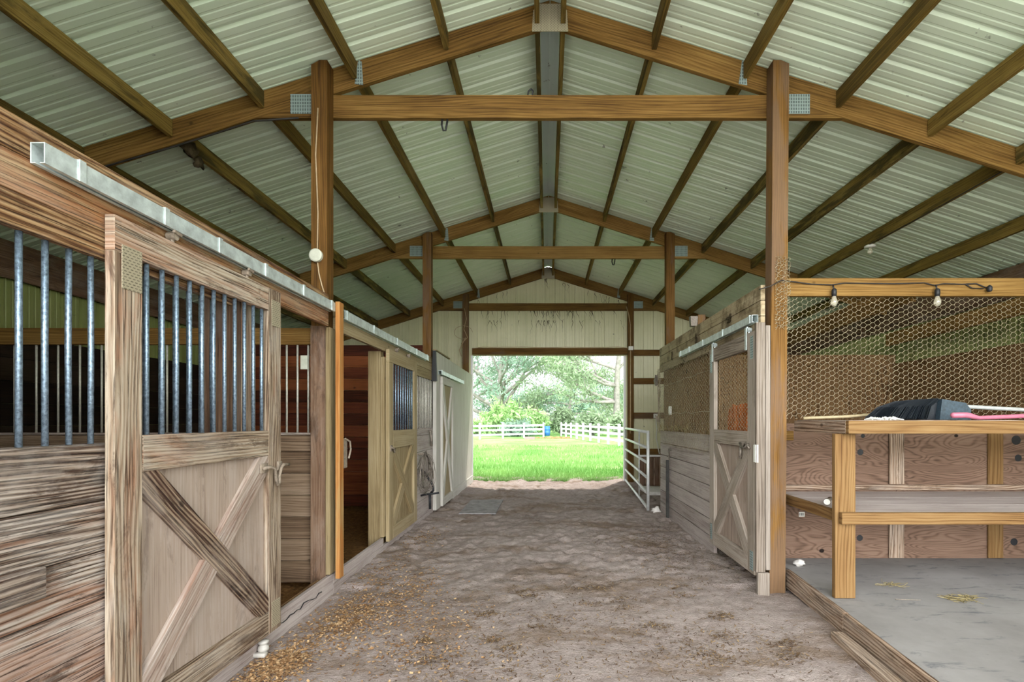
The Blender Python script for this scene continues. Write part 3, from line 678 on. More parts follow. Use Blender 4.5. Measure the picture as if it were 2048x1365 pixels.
# ------------------------------------------------------------------ right side: wire room front
e=T(empty('stall_screen',(1.87,6.2,0)),'right-hand stall front with mud-specked header, wire window and pinkish grey planks','stall front')
for i,(za,zb) in enumerate(((2.30,2.42),(2.424,2.555),(2.56,2.69))):
    mb=MB(); mb.bd(1.846,1.886,4.32,8.2,za,zb,'y'); build(mb,'header_board',M['dirty'],e)
mb=MB(); z=.02
for hh in(.19,.19,.19,.19,.19,.19,.2): mb.bd(1.85,1.888,5.545,8.16,z,z+hh-.009,'y'); z+=hh
build(mb,'planks',M['rplank'],e)
mb=MB(); mb.bd(1.905,1.92,5.545,8.15,1.2,2.45,'z'); build(mb,'backing_panel',M['plyd'],e)
mb=MB(); mb.bd(1.848,1.888,5.545,5.62,1.365,2.297,'z'); build(mb,'jamb_board',M['rdoor'],e)
mb=MB(); hexwire(mb,2.6,1.25,lambda u,v:(1.842-.012*(1+wob(u*2+v*3,3))*(1 if v>.25 else .3),5.56+u,1.13+v),.045,.048,.0014,.3,8); build(mb,'wire_mesh',M['wire'],e)
rs=random.Random(2); mb=MB()
for q in range(70):
    y=8.14+rs.uniform(-.02,.03); z=1.3+rs.random()*1.0; mb.tube([(1.83+rs.uniform(-.02,.02),y,z),(1.83+rs.uniform(-.03,.02),y+rs.uniform(-.05,.05),z+rs.uniform(.02,.09)),(1.83+rs.uniform(-.03,.02),y+rs.uniform(-.05,.05),z+rs.uniform(.05,.14))],.003,4)
build(mb,'wire_edge',M['wire'],e)
mb=MB()
for q in range(60):
    u=rs.random(); y=8.1-1.6*u; z=1.37+rs.uniform(-.02,.06); mb.tube([(1.835,y,z),(1.83+rs.uniform(-.02,.0),y+rs.uniform(-.06,.06),z+rs.uniform(-.02,.06)),(1.835,y+rs.uniform(-.1,.1),z+rs.uniform(-.03,.03))],.0025,4)
build(mb,'dry_stalks',M['straw'],e)
for (z,k) in((2.05,0),(1.62,1)):
    mb=MB(); mb.tube([(1.835,8.1-.25*j,z+.02*wob(j*.7,k)+.035*(j/10)*(1-k)) for j in range(11)],.003,4); build(mb,'tie_wire',M['wire'],e)
# dirt clumps / cobweb rags on header
for (y,z,w,h,lab) in((6.15,2.50,.05,.16,'dangling dirty rag of cobweb on the right header above the track'),(7.35,2.47,.04,.11,'small dirty cobweb clump near the far end of the right header'),(5.05,2.55,.09,.07,'wide dirt clump with an old nest on the near end of the right header')):
    mb=MB()
    for q in range(7): mb.blob((1.836-.004*q%3*.01,y+rs.uniform(-w,w)*.5,z+h*(q/7-.5)),(.008,w*(.25+.3*rs.random()),h*.16),8,.35,q)
    T(build(mb,'cobweb_clump',M['web']),lab,'cobweb','dirt clumps on the right header')
mb=MB(); mb.bd(1.785,1.862,4.262,4.302,.22,2.355,'z'); T(build(mb,'stop_board',M['stop']),'wide weathered stop board facing us at the near edge of the right door','board')
mb=MB(); mb.bd(1.866,1.905,4.262,4.296,.24,2.33,'z'); T(build(mb,'stop_board',M['stop']),'narrow weathered stop board between the right door and the big post','board')
mb=MB(); mb.bd(1.80,1.90,4.262,4.296,.0,.215,'z'); T(build(mb,'post_block',M['stop']),'short wooden block on the ground at the foot of the stop boards','block')
mb=MB(); mb.bd(1.775,1.783,4.255,4.30,1.16,1.31,'z'); mb.bd(1.79,1.80,4.258,4.2605,1.16,1.31,'z'); T(build(mb,'strike_plate',M['white']),'white latch plate on the stop board beside the right door','latch plate')
mb=MB(); mb.bd(2.0,2.10,6.62,6.72,2.5,2.92,'z'); T(build(mb,'stub_post',M['post']),'short post stub poking above the right header under a purlin','post stub')
mb=MB(); mb.prism([(-.04,-.07),(.04,-.07),(.05,.06),(-.05,.06)],lambda u,w,d:(1.95+u,d,2.84+w),6.62,6.70,(1,0)); T(build(mb,'lamp_shell',M['iron']),'small dark lamp shell beside the post stub above the right header','lamp')
# strap
e=T(empty('lead_strap',(1.83,7.53,.03)),'black lead strap with snap hanging on the pinkish grey planks','strap')
mb=MB(); mb.bd(1.79,1.835,7.52,7.535,.04,.92,'z',ch=.002); mb.bd(1.80,1.838,7.55,7.562,.06,.90,'z',ch=.002); build(mb,'strap',M['leather'],e)
mb=MB(); mb.tube([(1.832,7.52,.92),(1.832,7.52,.98),(1.83,7.50,1.0),(1.83,7.53,1.03),(1.83,7.54,1.08),(1.835,7.48,1.10),(1.84,7.42,1.07)],.008,6); build(mb,'snap',M['iron'],e)
mb=MB(); mb.bd(1.835,1.862,7.46,7.55,1.60,1.73,'z',ch=.004); mb.bd(1.828,1.8345,7.485,7.525,1.63,1.70,'z'); T(build(mb,'outlet_box',M['white']),'white outlet box behind the wire on the right stall front','outlet box','outlet boxes')
mb=MB(); mb.blob((1.83,8.22,1.52),(.03,.05,.035),10,.35,3); mb.blob((1.82,8.24,1.56),(.02,.03,.03),8,.4,6); mb.tube([(1.80,8.3,1.6),(1.82,8.27,1.52),(1.84,8.2,1.56),(1.83,8.22,1.9),(1.82,8.23,2.28)],.008,6); T(build(mb,'knotted_rag',M['dustiron']),'knotted dusty rag and cord at the far end of the right stall front','rag')
mb=MB(); mb.blob((1.8,8.25,2.18),(.03,.05,.09),10,.3,9); T(build(mb,'dark_pouch',M['iron']),'small dark pouch hanging on the far corner of the right header','pouch')
# cloth inside behind door wire
mb=MB(); rs=random.Random(9)
for j in range(10):
    for i in range(13): mb.v.append((2.02+.03*math.sin(i*1.35)+.012*math.sin(j*.8+i),5.03+i*.04,1.0+j*.075+.02*math.sin(i*.9)*(j/9)))
for j in range(9):
    for i in range(12): a=j*13+i; mb.face([a,a+1,a+14,a+13])
o=build(mb,'hanging_cloth',M['cloth'],None,True); so=o.modifiers.new('t','SOLIDIFY'); so.thickness=.008; T(o,'rust-orange cloth hanging inside behind the wire window of the right door','cloth')

# ------------------------------------------------------------------ workbench bay at the front right
mb=MB(); mb.bd(2.088,6.0,4.345,4.385,2.60,2.757,'x'); T(build(mb,'bay_header',M['truss']),'golden header timber across the top of the wire mesh on the right, carrying string lights','timber',kind='thing')
mb=MB(); hexwire(mb,3.62,1.16,lambda u,v:(2.09+u,4.395-.02*wob(u*1.5,2)*min(1,v*2)-.03*math.exp(-u*4)*abs(math.sin(v*5)),1.535+v),.041,.0445,.0017,.14,3)
T(build(mb,'chicken_wire',M['wire']),'large sheet of chicken wire closing the room above the workbench','wire mesh')
mb=MB(); hexwire(mb,.13,.62,lambda u,v:(1.955+u,4.288-.02*abs(wob(v*4+u*9,5)),2.30+v),.028,.03,.0018,.5,4)
T(build(mb,'chicken_wire',M['wire']),'crumpled strip of chicken wire curled on the face of the near right post','wire mesh')
e=T(empty('work_bench',(3.7,4.1,.21)),'yellow pine workbench with counter and lower shelf in the right bay','workbench')
mb=MB(); mb.bd(2.19,5.6,3.62,4.385,1.497,1.520,'x',.5); build(mb,'counter_top',M['oldgrey'],e)
mb=MB(); mb.bd(2.16,5.6,3.58,3.618,1.423,1.517,'x',.6); build(mb,'counter_rail',M['pine'],e)
mb=MB(); mb.bd(2.16,2.198,3.62,4.37,1.423,1.514,'y',.35); build(mb,'counter_end_rail',M['kerb'],e)
mb=MB(); mb.bd(2.142,5.6,3.63,3.668,.761,.846,'x',.45); build(mb,'shelf_rail',M['pine'],e)
mb=MB(); mb.bd(2.142,2.18,3.72,4.70,.765,.848,'y',.35); build(mb,'shelf_end_rail',M['pine'],e)
mb=MB()
for a,b in((3.67,4.0),(4.003,4.36),(4.363,4.74)): mb.bd(2.182 if a<3.7 else 2.145,5.6,a,b,.828,.8445,'x',.5)
build(mb,'shelf_board',M['rplank'],e)
for x in(2.115,5.2):
    mb=MB(); mb.bd(x,x+.152,3.672,3.712,.21,1.42,'z',.55); build(mb,'leg',M['pine'],e)
mb=MB(); mb.bd(2.1,2.32,4.70,4.742,1.33,1.42,'x'); build(mb,'cleat',M['truss'],e)
e=T(empty('plywood_wall',(3.9,4.76,.2)),'swirl-grained plywood wall with studs behind the workbench','plywood wall',kind='thing')
mb=MB(); mb.bd(2.0,3.33,4.765,4.78,.2,1.49,'x',.5); mb.bd(3.333,4.26,4.765,4.78,.2,1.49,'x',.45); mb.bd(4.263,5.75,4.765,4.78,.2,1.49,'x',.55); build(mb,'sheets',M['ply'],e)
for x,m in((3.25,'jamb'),(4.19,'pine')):
    mb=MB(); mb.bd(x,x+.142,4.744,4.762,.21,.832,'z',.7); mb.bd(x,x+.142,4.744,4.762,.91,1.42,'z',.7); build(mb,'stud',M['kerb'] if m=='jamb' else M['pine'],e)
mb=MB(); mb.bd(2.15,5.6,4.744,4.762,.856,.905,'x',.4); build(mb,'ledger_strip',M['kerb'],e)
for (x,z,q) in((2.985,1.215,.03),(3.01,1.37,.02),(4.47,1.33,.045),(4.49,1.16,.034),(2.98,.397,.03),(4.45,.36,.035)):
    mb=MB(); mb.lathe((x,4.7648,z),[(q*.9,0),(q,-.001),(q*.8,-.0016)],14,'y'); build(mb,'knot_hole',M['black'],e)
# sticker with small dark print
e=T(empty('sticker',(2.42,4.76,.59)),'small white sticker with black print on the plywood under the shelf','sticker')
mb=MB(); mb.bd(2.40,2.455,4.7625,4.7645,.60,.645,'x',ch=.0004); build(mb,'label_sheet',M['white'],e)
mb=MB()
for i,w in enumerate((.006,.004,.008,.004,.006,.003)): mb.bd(2.406+i*.008,2.406+i*.008+w*.7,4.7612,4.7622,.61,.636,'z',ch=.0002)
build(mb,'print',M['black'],e)
# slab and kerbs
def kx(y): return 1.93+(y-2.51)*.0868
mb=MB(); poly=[(kx(.6)+.04,.6),(5.75,.6),(5.75,4.76),(2.12,4.76),(kx(4.38)+.042,4.38)]
mb.prism(poly,lambda u,w,d:(u,w,d),-.05,.205,(1,0),.5); o=build(mb,'floor_slab',M['conc']); struct(o,'dusty grey concrete slab under the workbench','slab')
def kerb(ya,yb,off,w,z0,z1,m,lab,tone):
    pa,pb=Vector((kx(ya)+off,ya,0)),Vector((kx(yb)+off,yb,0)); d=pb-pa; n=Vector((d.y,-d.x,0)); 
    mb=MB(); mb.obd((pa+pb)/2+Vector((0,0,(z0+z1)/2)),d,n,(0,0,1),d.length,w,z1-z0,tone); return T(build(mb,'kerb_board',M[m]),lab,'kerb board','kerb boards of the slab',kind='thing')
kerb(3.39,4.38,.019,.038,.055,.212,'kerb','kerb board along the slab edge ending at the big right post',.5)
kerb(.6,3.385,.019,.038,.03,.208,'kerb','second kerb board along the slab edge, nearer the camera',.4)
kerb(.6,3.34,-.062,.085,.02,.108,'kerb','loose square timber lying on the sand against the slab kerb',.75)
# things on the bench
e=T(empty('broom',(2.9,4.0,1.52)),'broom with black bristles and long pale stick lying on the counter','broom')
mb=MB(); rs=random.Random(5)
for q in range(900):
    u=rs.random(); v=rs.random()
    base=Vector((2.86+.22*u,4.02+.20*(v-.5),1.665+.018*u+.01*rs.random())); tip=Vector((2.62+.30*u+.02*rs.random(),4.0+.30*(v-.5),1.527+.012*rs.random()))
    mid=(base+tip)/2+Vector((-.02,0,.02)); mb.tube([base,mid,tip],.0042,3,cap=False,tone=rs.random())
mb.prism([(2.72,1.524),(3.05,1.524),(3.07,1.668),(2.87,1.655),(2.78,1.58)],lambda u,w,d:(u,d,w),3.93,4.11,(1,0))
build(mb,'bristles',M['bristle'],e)
mb=MB(); mb.prism([(3.055,1.524),(3.30,1.524),(3.30,1.60),(3.26,1.655),(3.075,1.685)],lambda u,w,d:(u,d,w),3.89,4.13,(.5,1)); build(mb,'brush_block',M['brush'],e)
mb=MB(); mb.tube([(3.25,4.02,1.635),(3.9,4.02,1.60),(4.9,4.0,1.555)],.016,8); build(mb,'stick',M['greystick'],e,True)
mb=MB(); mb.tube([(2.22,4.33,1.537),(2.6,4.31,1.552),(2.95,4.29,1.582)],.013,8); T(build(mb,'wooden_stick',M['stick'],None,True),'thin pale wooden stick on the counter left of the broom','stick')
mb=MB(); mb.tube([(2.99,3.70,1.552),(3.0,3.70,1.556),(3.10,3.70,1.558),(3.14,3.70,1.550),(3.19,3.70,1.538),(3.4,3.70,1.545),(4.2,3.72,1.588)],[.010,.022,.022,.020,.015,.016,.018],10); T(build(mb,'tool_handle',M['pink'],None,True),'pink tool handle with rounded grip lying on the counter front','tool handle')
mb=MB(); rs=random.Random(3)
for q in range(30): x=2.46+rs.random()*.2; mb.tube([(x,3.8+rs.random()*.1,1.524),(x+.03,3.8+rs.random()*.1,1.528+rs.random()*.018),(x+.08,3.8+rs.random()*.1,1.524)],.004,4)
T(build(mb,'white_fibre_tuft',M['white']),'tuft of white fibres lying beside the broom bristles','tuft')
e=T(empty('flashlight',(2.30,4.05,.852)),'small metal flashlight lying on the lower shelf behind the front leg','flashlight')
d=Vector((.10,.14,0)).normalized(); c=Vector((2.195,3.92,.879))
mb=MB(); mb.tube([c,c+d*.035,c+d*.05,c+d*.2],[.026,.026,.017,.017],14); build(mb,'body',M['iron'],e,True)
mb=MB(); mb.tube([c-d*.003,c-d*.0005],.023,14); build(mb,'lens',M['white'],e)
mb=MB(); mb.blob((2.27,4.50,.235),(.05,.035,.028),12,.3,4); T(build(mb,'rock',M['rock'],None,True),'pale rock lying on the slab against the plywood by the big post','rock','pale rocks')
mb=MB(); mb.blob((1.76,8.05,.07),(.07,.06,.05),12,.35,8); T(build(mb,'rock',M['rock'],None,True),'pale rock on the sand beside the free end of the metal gate','rock','pale rocks')
def tuft(c,r,n,name,m,lab,cat,seed,L=.07,kind=None,z=.004):
    rs=random.Random(seed); mb=MB()
    for q in range(n):
        a=rs.random()*6.3; d=r*rs.random()**.7; p=Vector((c[0]+d*math.cos(a)*1.6,c[1]+d*math.sin(a),c[2]+z+rs.random()*.018)); b=rs.random()*6.3; l=L*(.4+rs.random())
        mb.tube([p,p+Vector((math.cos(b)*l,math.sin(b)*l,rs.uniform(-.004,.012)))],.0016,3,cap=False,tone=rs.random())
    return T(build(mb,name,M[m]),lab,cat,kind=kind)
tuft((3.03,3.66,.205),.07,90,'straw_tuft','straw','small clump of yellow straw on the concrete slab','straw',1)
tuft((2.72,3.95,.205),.05,30,'straw_tuft','straw','thin wisp of straw on the slab left of the straw clump','straw',2)
mb=MB(); mb.tube([(2.55,3.66,.209),(2.72,3.64,.209)],.003,5); T(build(mb,'twig',M['iron']),'single dark twig lying on the concrete slab','twig')
# string lights
e=T(empty('string_light',(2.9,4.33,2.6)),'string of bare light bulbs on a black cord along the bay header','string lights')
mb=MB(); cz=[(1.80,4.24,2.63),(1.90,4.25,2.66),(2.0,4.27,2.715),(2.12,4.325,2.72),(2.3,4.338,2.70),(2.47,4.335,2.695),(2.58,4.336,2.71),(3.0,4.338,2.705),(3.27,4.338,2.712),(3.36,4.335,2.69),(3.44,4.336,2.705),(3.6,4.338,2.70),(3.72,4.335,2.705),(3.8,4.33,2.67),(3.83,4.32,2.66)]
mb.tube(cz,.0055,6); mb.tube([(3.63,4.336,2.70),(3.68,4.33,2.665),(3.78,4.33,2.66)],.005,6)
build(mb,'cord',M['cable'],e,True)
for x,z in((2.475,2.69),(3.365,2.69)):
    mb=MB(); mb.tube([(x,4.325,z),(x,4.315,z-.04)],.006,6); mb.lathe((x,4.31,z-.10),[(.019,0),(.021,.03),(.02,.055),(.01,.066)],14); sk=build(mb,'socket',M['black'],e,True)
    mb=MB(); mb.lathe((x,4.31,z-.19),[(.004,0),(.018,.008),(.027,.03),(.026,.05),(.017,.075),(.014,.09)],16); build(mb,'bulb',M['glass'],sk,True)
mb=MB(); mb.lathe((3.815,4.31,2.63),[(.015,0),(.02,.01),(.02,.04),(.008,.055)],12); build(mb,'empty_socket',M['black'],e,True)
# inside the wire room
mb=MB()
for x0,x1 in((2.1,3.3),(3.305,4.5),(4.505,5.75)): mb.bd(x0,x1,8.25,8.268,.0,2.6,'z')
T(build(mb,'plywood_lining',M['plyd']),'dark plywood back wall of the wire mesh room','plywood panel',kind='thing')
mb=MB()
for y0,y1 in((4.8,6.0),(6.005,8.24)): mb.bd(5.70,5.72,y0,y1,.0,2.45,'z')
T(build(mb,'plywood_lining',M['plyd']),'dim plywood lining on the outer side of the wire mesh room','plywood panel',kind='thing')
mb=MB(); mb.obd((3.4,6.2,2.69),(.06,1,.0),(1,0,0),(0,0,1),3.4,.05,.2); T(build(mb,'room_joist',M['truss']),'golden joist inside the wire room, seen through the mesh left of centre','joist','joists in the wire room',kind='thing')
mb=MB(); mb.obd((5.35,6.2,2.80),(.05,1,0),(1,0,0),(0,0,1),3.6,.05,.2); T(build(mb,'room_joist',M['truss']),'golden joist inside the wire room, seen through the mesh at the right','joist','joists in the wire room',kind='thing')

# ------------------------------------------------------------------ far right recess, gate
e=T(empty('metal_gate',(1.72,9.9,.07)),'tubular metal gate swung open along the right side near the far doorway','gate')
A=Vector((1.845,11.75,0)); B=Vector((1.60,7.92,0)); 
P=lambda t,z:A.lerp(B,t)+Vector((0,0,z))
for z in(1.33,1.08,.84,.60,.36,.12):
    mb=MB(); mb.tube([P(.012,z),P(.988,z)],.024,10); build(mb,'rail',M['gate'],e,True)
for t in(0,.62,1):
    mb=MB(); r=.024 if t!=.62 else .014; off=Vector((.0,0,0)) if t!=.62 else Vector((.035,0,0))
    mb.tube([P(t,.09)+off,P(t,1.355)+off],r,10); build(mb,'upright',M['gate'],e,True)
mb=MB(); mb.bd(2.2,2.24,8.36,11.0,.05,.90,'y',ch=.004); mb.bd(2.19,2.25,8.36,11.0,.905,.94,'y',.9); 
mb=MB(); e=T(empty('low_partition',(3,10.9,.05)),'low dark board partition with pale top edge behind the metal gate','partition',kind='thing')
mb.bd(2.0,4.2,10.9,10.94,.08,.72,'z'); build(mb,'boards',M['jamb'],e)
mb=MB(); mb.bd(2.0,4.2,10.88,10.96,.725,.76,'x'); build(mb,'top_edge',M['vinyl'],e)
mb=MB(); 
for x in(2.12,2.32,2.45): mb.bd(x,x+.03,10.875,10.895,.1,.7,'z')
build(mb,'batten',M['kerb'],e)
mb=MB(); mb.bd(2.0,5.0,9.9,10.8,.03,.10,'x'); T(build(mb,'floor_mat',M['rock']),'pale worn mat on the ground behind the gate','mat',kind='thing')
# electrical bits on far wall
mb=MB(); mb.tube([(2.0,11.985,1.2),(2.0,11.985,3.19)],.014,8); mb.tube([(2.0,11.985,3.3),(2.0,11.985,3.8),(1.96,11.985,4.05),(1.9,11.985,4.25)],.012,8); T(build(mb,'conduit',M['tancable'],None,True),'thin pinkish conduit running up the right jamb post of the far doorway','conduit')
mb=MB(); mb.bd(1.95,2.06,11.94,11.995,3.2,3.29,'z',ch=.006); T(build(mb,'outlet_box',M['white']),'white junction box on the right jamb post at lintel height','outlet box','outlet boxes')
mb=MB(); mb.bd(2.58,2.68,12.08,12.125,1.57,1.68,'z',ch=.006); mb.tube([(2.63,12.1,1.56),(2.66,12.1,1.3),(2.64,12.1,1.1),(2.72,12.1,.7)],.012,6); T(build(mb,'outlet_box',M['white']),'white outlet box with dangling cord on the third girt','outlet box','outlet boxes')
mb=MB(); mb.tube([(-1.8,12.0,3.24+.0)]+[(-1.8+.25*k,12.005,3.27+.02*wob(k,4,.9)) for k in range(1,15)]+[(1.95,11.98,3.25)],.007,6); T(build(mb,'cable',M['tancable'],None,True),'thin cable run along the lintel of the far doorway','cable')
mb=MB(); mb.tube([(-1.98,11.98,4.2),(-1.93,11.97,3.95),(-1.99,11.97,3.7),(-1.90,11.96,3.5),(-2.05,11.96,3.35)],.009,6); mb.tube([(-2.0+.22*math.cos(a),11.95,3.62+.16*math.sin(a)) for a in [k*.5 for k in range(11)]],.006,6); mb.tube([(-1.95,11.97,3.5),(-2.1,11.97,3.2),(-2.05,11.97,3.05)],.012,6); T(build(mb,'cable',M['tancable'],None,True),'loops of loose cable on the left jamb post of the far doorway','cable')
# cobweb strands on the far wall
rs=random.Random(21); mb=MB()
for q in range(95):
    x=rs.uniform(-1.7,1.8) if q<72 else rs.gauss(AX,.12); z=rs.choice((zr(x)-.28,4.17,4.17,3.95)); n=rs.randint(3,6); p=Vector((x,12.10 if z>4.1 else 12.17,z)); pts=[tuple(p)]
    for k in range(n): p=p+Vector((rs.uniform(-.035,.035),0,-rs.uniform(.02,.07))); pts.append(tuple(p))
    mb.tube(pts,[.0045*(1-k/(n+1))*rs.uniform(.4,1.8) for k in range(n+1)],5)
T(build(mb,'cobweb_strands',M['web']),'dark cobweb strands hanging on the far metal end wall','cobweb',kind='stuff')
mb=MB(); mb.tube([(-2.2,4.425,4.197),(-2.6,4.425,4.17),(-2.98,4.425,4.045),(-3.33,4.425,3.935),(-3.9,4.425,3.77),(-4.5,4.425,3.56)],.008,6); T(build(mb,'cable',M['cable'],None,True),'black cable sagging under the left rafter of the nearest truss','cable')
mb=MB(); mb.blob((-3.30,4.62,4.02),(.05,.09,.06),12,.4,5); mb.blob((-3.31,4.75,3.97),(.035,.07,.045),10,.4,8); T(build(mb,'mud_nest',M['web'],None,True),'dark ragged nest on a purlin behind the left rafter of the nearest truss','nest')
# hardware on near timbers
mb=MB(); mb.lathe((-1.975,4.296,2.93),[(.052,0),(.056,-.008),(.056,-.035),(.045,-.042)],20,'y'); e=T(build(mb,'junction_box',M['boxp'],None,False),'round pale junction box on the near left post','junction box')
mb=MB(); mb.tube([(-1.965,4.29,4.2),(-1.985,4.29,3.8),(-1.965,4.29,3.3),(-1.97,4.29,2.99)],.006,6); mb.tube([(-1.965,4.285,2.87),(-1.955,4.285,2.78),(-1.93,4.285,2.68),(-1.895,4.288,2.56)],.006,6); T(build(mb,'cable',M['tancable'],None,True),'thin tan cable down the near left post through the round box','cable')
for x,y,lab in((-.915,4.45,'black loop hook hanging under the nearest tie beam'),(1.1,8.30,'small dark ring hanging under the middle tie beam at the right')):
    mb=MB(); mb.tube([(x-.018,y,4.198),(x-.022,y,4.15),(x-.008,y,4.10),(x+.012,y,4.10),(x+.022,y,4.15),(x+.03,y,4.198)],.009,6); T(build(mb,'loop_hook',M['black'],None,True),lab,'hook')
mb=MB(); mb.tube([(-.17,4.44,4.407),(-.165,4.44,4.44),(-.14,4.44,4.465),(-.125,4.44,4.445),(-.13,4.44,4.407)],.007,6); T(build(mb,'loop_hook',M['black'],None,True),'small black loop standing on top of the nearest tie beam','hook')
zb=zr(4.17)-.155
mb=MB(); mb.lathe((4.167,6.45,zb-.04),[(.03,0),(.065,.008),(.068,.022),(.05,.036)],20); e=T(empty('ceiling_lamp',(4.167,6.45,zb-.1)),'bare bulb in a white holder under a right-hand roof purlin','lamp'); build(mb,'holder',M['white'],e,True)
mb=MB(); mb.lathe((4.167,6.45,zb-.12),[(.006,0),(.026,.012),(.03,.034),(.018,.06),(.016,.078)],16); build(mb,'bulb',M['glass'],e,True)
mb=MB(); mb.tube([(4.13,6.5,zb-.01),(4.13,5.6,zb-.02),(4.135,4.9,zb-.008),(4.13,4.5,zb-.005)],.006,5); T(build(mb,'cable',M['cable'],None,True),'dark cable running along the purlin to the ceiling lamp','cable')
mb=MB(); mb.bd(-2.17,-2.11,4.296,4.3,2.0,2.0001+.12,'z'); 
mb=MB(); mb.bd(-2.13,-2.07,4.318,4.327,1.96,2.08,'z',ch=.002); T(build(mb,'paper_tag',M['boxp']),'small yellowish tag on the bars of the stall divider by the near left post','tag')
# ------------------------------------------------------------------ sand floor
def fz(x,y):
    v=Vector((x,y,0))
    z=.018+.02*mn.noise(v*.6)
    z+=.045*max(0,min(1,(x-1.2)/.7))*max(0,min(1,(4.6-y)/1.0))
    k=max(.25,min(1,(y-3.2)/2.2))
    f=mn.noise(Vector((x*5.5,y*4.2,3)));g=mn.noise(Vector((x*11,y*9,7)))
    d=mn.noise(Vector((x*7.5,y*6,11)))
    z+=k*(.016*f-.075*max(0,d-.08)**.8*.6+.024*g-.01)
    if y>4.5: z+=.03*max(0,min(1,(abs(x)-1.35)/.4))
    return z
mb=MB(); xs=np.arange(-1.96,2.2,.034); ys=np.arange(.4,13.2,.034)
nx,ny=len(xs),len(ys)
for y in ys:
    for x in xs:
        xx=float(x); yy=float(y)
        mb.v.append((xx,yy,fz(xx,yy)))
mb.f=[(j*nx+i,j*nx+i+1,(j+1)*nx+i+1,(j+1)*nx+i) for j in range(ny-1) for i in range(nx-1)]
mb.uv=[[(0,0)]*4]*len(mb.f); mb.t=[.5]*len(mb.f)
o=build(mb,'floor',M['sand'],None,True); struct(o,'sandy trampled floor of the barn aisle','floor')
mb=MB(); mb.v=[(2.18,4.76,.02),(5.75,4.76,.02),(5.75,12.2,.02),(2.18,12.2,.02)]; mb.face([0,1,2,3]); struct(build(mb,'floor',M['sand']),'dusty floor behind the right stall front','floor')
mb=MB()
gx=np.arange(-5.7,-1.85,.12); gy=np.arange(.5,12.2,.12)
for y in gy:
    for x in gx: mb.v.append((float(x),float(y),.05+.04*mn.noise(Vector((x*2.2,y*2.2,4)))))
n=len(gx); mb.f=[(j*n+i,j*n+i+1,(j+1)*n+i+1,(j+1)*n+i) for j in range(len(gy)-1) for i in range(n-1)]; mb.uv=[[(0,0)]*4]*len(mb.f); mb.t=[.5]*len(mb.f)
struct(build(mb,'floor',M['bed'],None,True),'brown straw bedding on the floor of the left stalls','floor')
# outside ground as one plane with the barn cut out
mb=MB(); R=(-160,160,-60,300); Bq=(-5.78,5.85,.4,12.3); 
for (x0,x1,y0,y1) in((R[0],R[1],R[2],Bq[2]),(R[0],R[1],Bq[3],R[3]),(R[0],Bq[0],Bq[2],Bq[3]),(Bq[1],R[1],Bq[2],Bq[3])):
    b=len(mb.v); mb.v+= [(x0,y0,-.005),(x1,y0,-.005),(x1,y1,-.005),(x0,y1,-.005)]; mb.face([b,b+1,b+2,b+3])
struct(build(mb,'lawn',M['lawn']),'green lawn outside beyond the far doorway','lawn')

M['reflector']=flat('pale_reflector_ground',(.62,.61,.56),.95,.1,0,.12,3)
mb=MB(); mb.v=[(-14,-26,.004),(14,-26,.004),(14,.38,.004),(-14,.38,.004)]; mb.face([0,1,2,3]); struct(build(mb,'reflector_ground',M['reflector']),'added unseen pale yard in front of the barn behind the camera','reflector')  # pale ground added unseen behind the camera to bounce light onto the roof
def flakes(name,m,N,sampler,size,lab,cat,seed,elong=1.6,lift=.006,tilt=.35):
    r=np.random.default_rng(seed); V=[];F=[];tn=[]
    while len(F)<N:
        x,y=sampler(r)
        if not(-1.84<x<1.93) or y<.6: continue
        z=fz(x,y)+lift*r.random()+.003; a=r.random()*6.283; s=size*(.45+r.random()); l=s*elong; t1=r.normal()*tilt; t2=r.normal()*tilt
        ex=np.array([math.cos(a),math.sin(a),t1*.6])*l/2; ey=np.array([-math.sin(a),math.cos(a),t2*.6])*s/2; c=np.array([x,y,z+abs(t1)*l*.3+abs(t2)*s*.3])
        b=len(V); cu=np.array([0,0,.25*s*r.random()])
        V+=[c-ex-ey,c-ey*.9-cu,c+ex-ey,c+ex+ey,c+ey*.9-cu*.5,c-ex+ey]; F+=[[b,b+1,b+4,b+5],[b+1,b+2,b+3,b+4]]; q=r.random(); tn+=[q,q]
    mb=MB(); mb.arr(np.array(V),np.array(F),tn); o=build(mb,name,M[m]); return T(o,lab,cat,kind='stuff')
def g2(cx,cy,sx,sy): return lambda r:(cx+r.normal()*sx,cy+r.normal()*sy)
def multi(ls):
    w=np.array([l[0] for l in ls],float); w/=w.sum()
    return lambda r: ls[r.choice(len(ls),p=w)][1](r)
flakes('wood_shavings','chip',15000,multi([(5,g2(-1.64,3.05,.09,.16)),(5,g2(-1.50,3.75,.15,.25)),(3,g2(-1.25,4.35,.16,.4)),(1.6,g2(-.85,3.65,.22,.3)),(2,g2(-1.62,4.7,.1,.45)),(1.2,g2(-1.55,6.35,.12,.3)),(.8,g2(-.9,3.2,.3,.2))]),.0095,'orange-brown wood shavings strewn along the left sill','wood shavings',1)
flakes('dry_litter','litter',17000,multi([(4.5,g2(1.3,5.8,.28,.6)),(1.5,g2(.9,6.3,.4,.5)),(2,g2(.35,3.6,.5,.2)),(1.4,g2(.9,3.15,.35,.12)),(1.5,g2(1.3,3.35,.25,.25)),(1.5,g2(-.2,4.2,.6,.3)),(1.2,g2(.5,4.6,.5,.25)),(1.5,g2(-.5,3.15,.35,.12)),(1.5,g2(-.3,2.85,.4,.15)),(1.2,g2(1.45,5.2,.2,.5)),(1.5,lambda r:(r.uniform(-1.7,1.8),r.uniform(2.6,5.5)))]+[(.3,g2(np.random.default_rng(k).uniform(-1.2,1.7),np.random.default_rng(k+50).uniform(2.7,4.6),.06,.035)) for k in range(26)]),.0045,'dry brown straw litter scattered over the sand','straw litter',2,4.5,.008,.3)
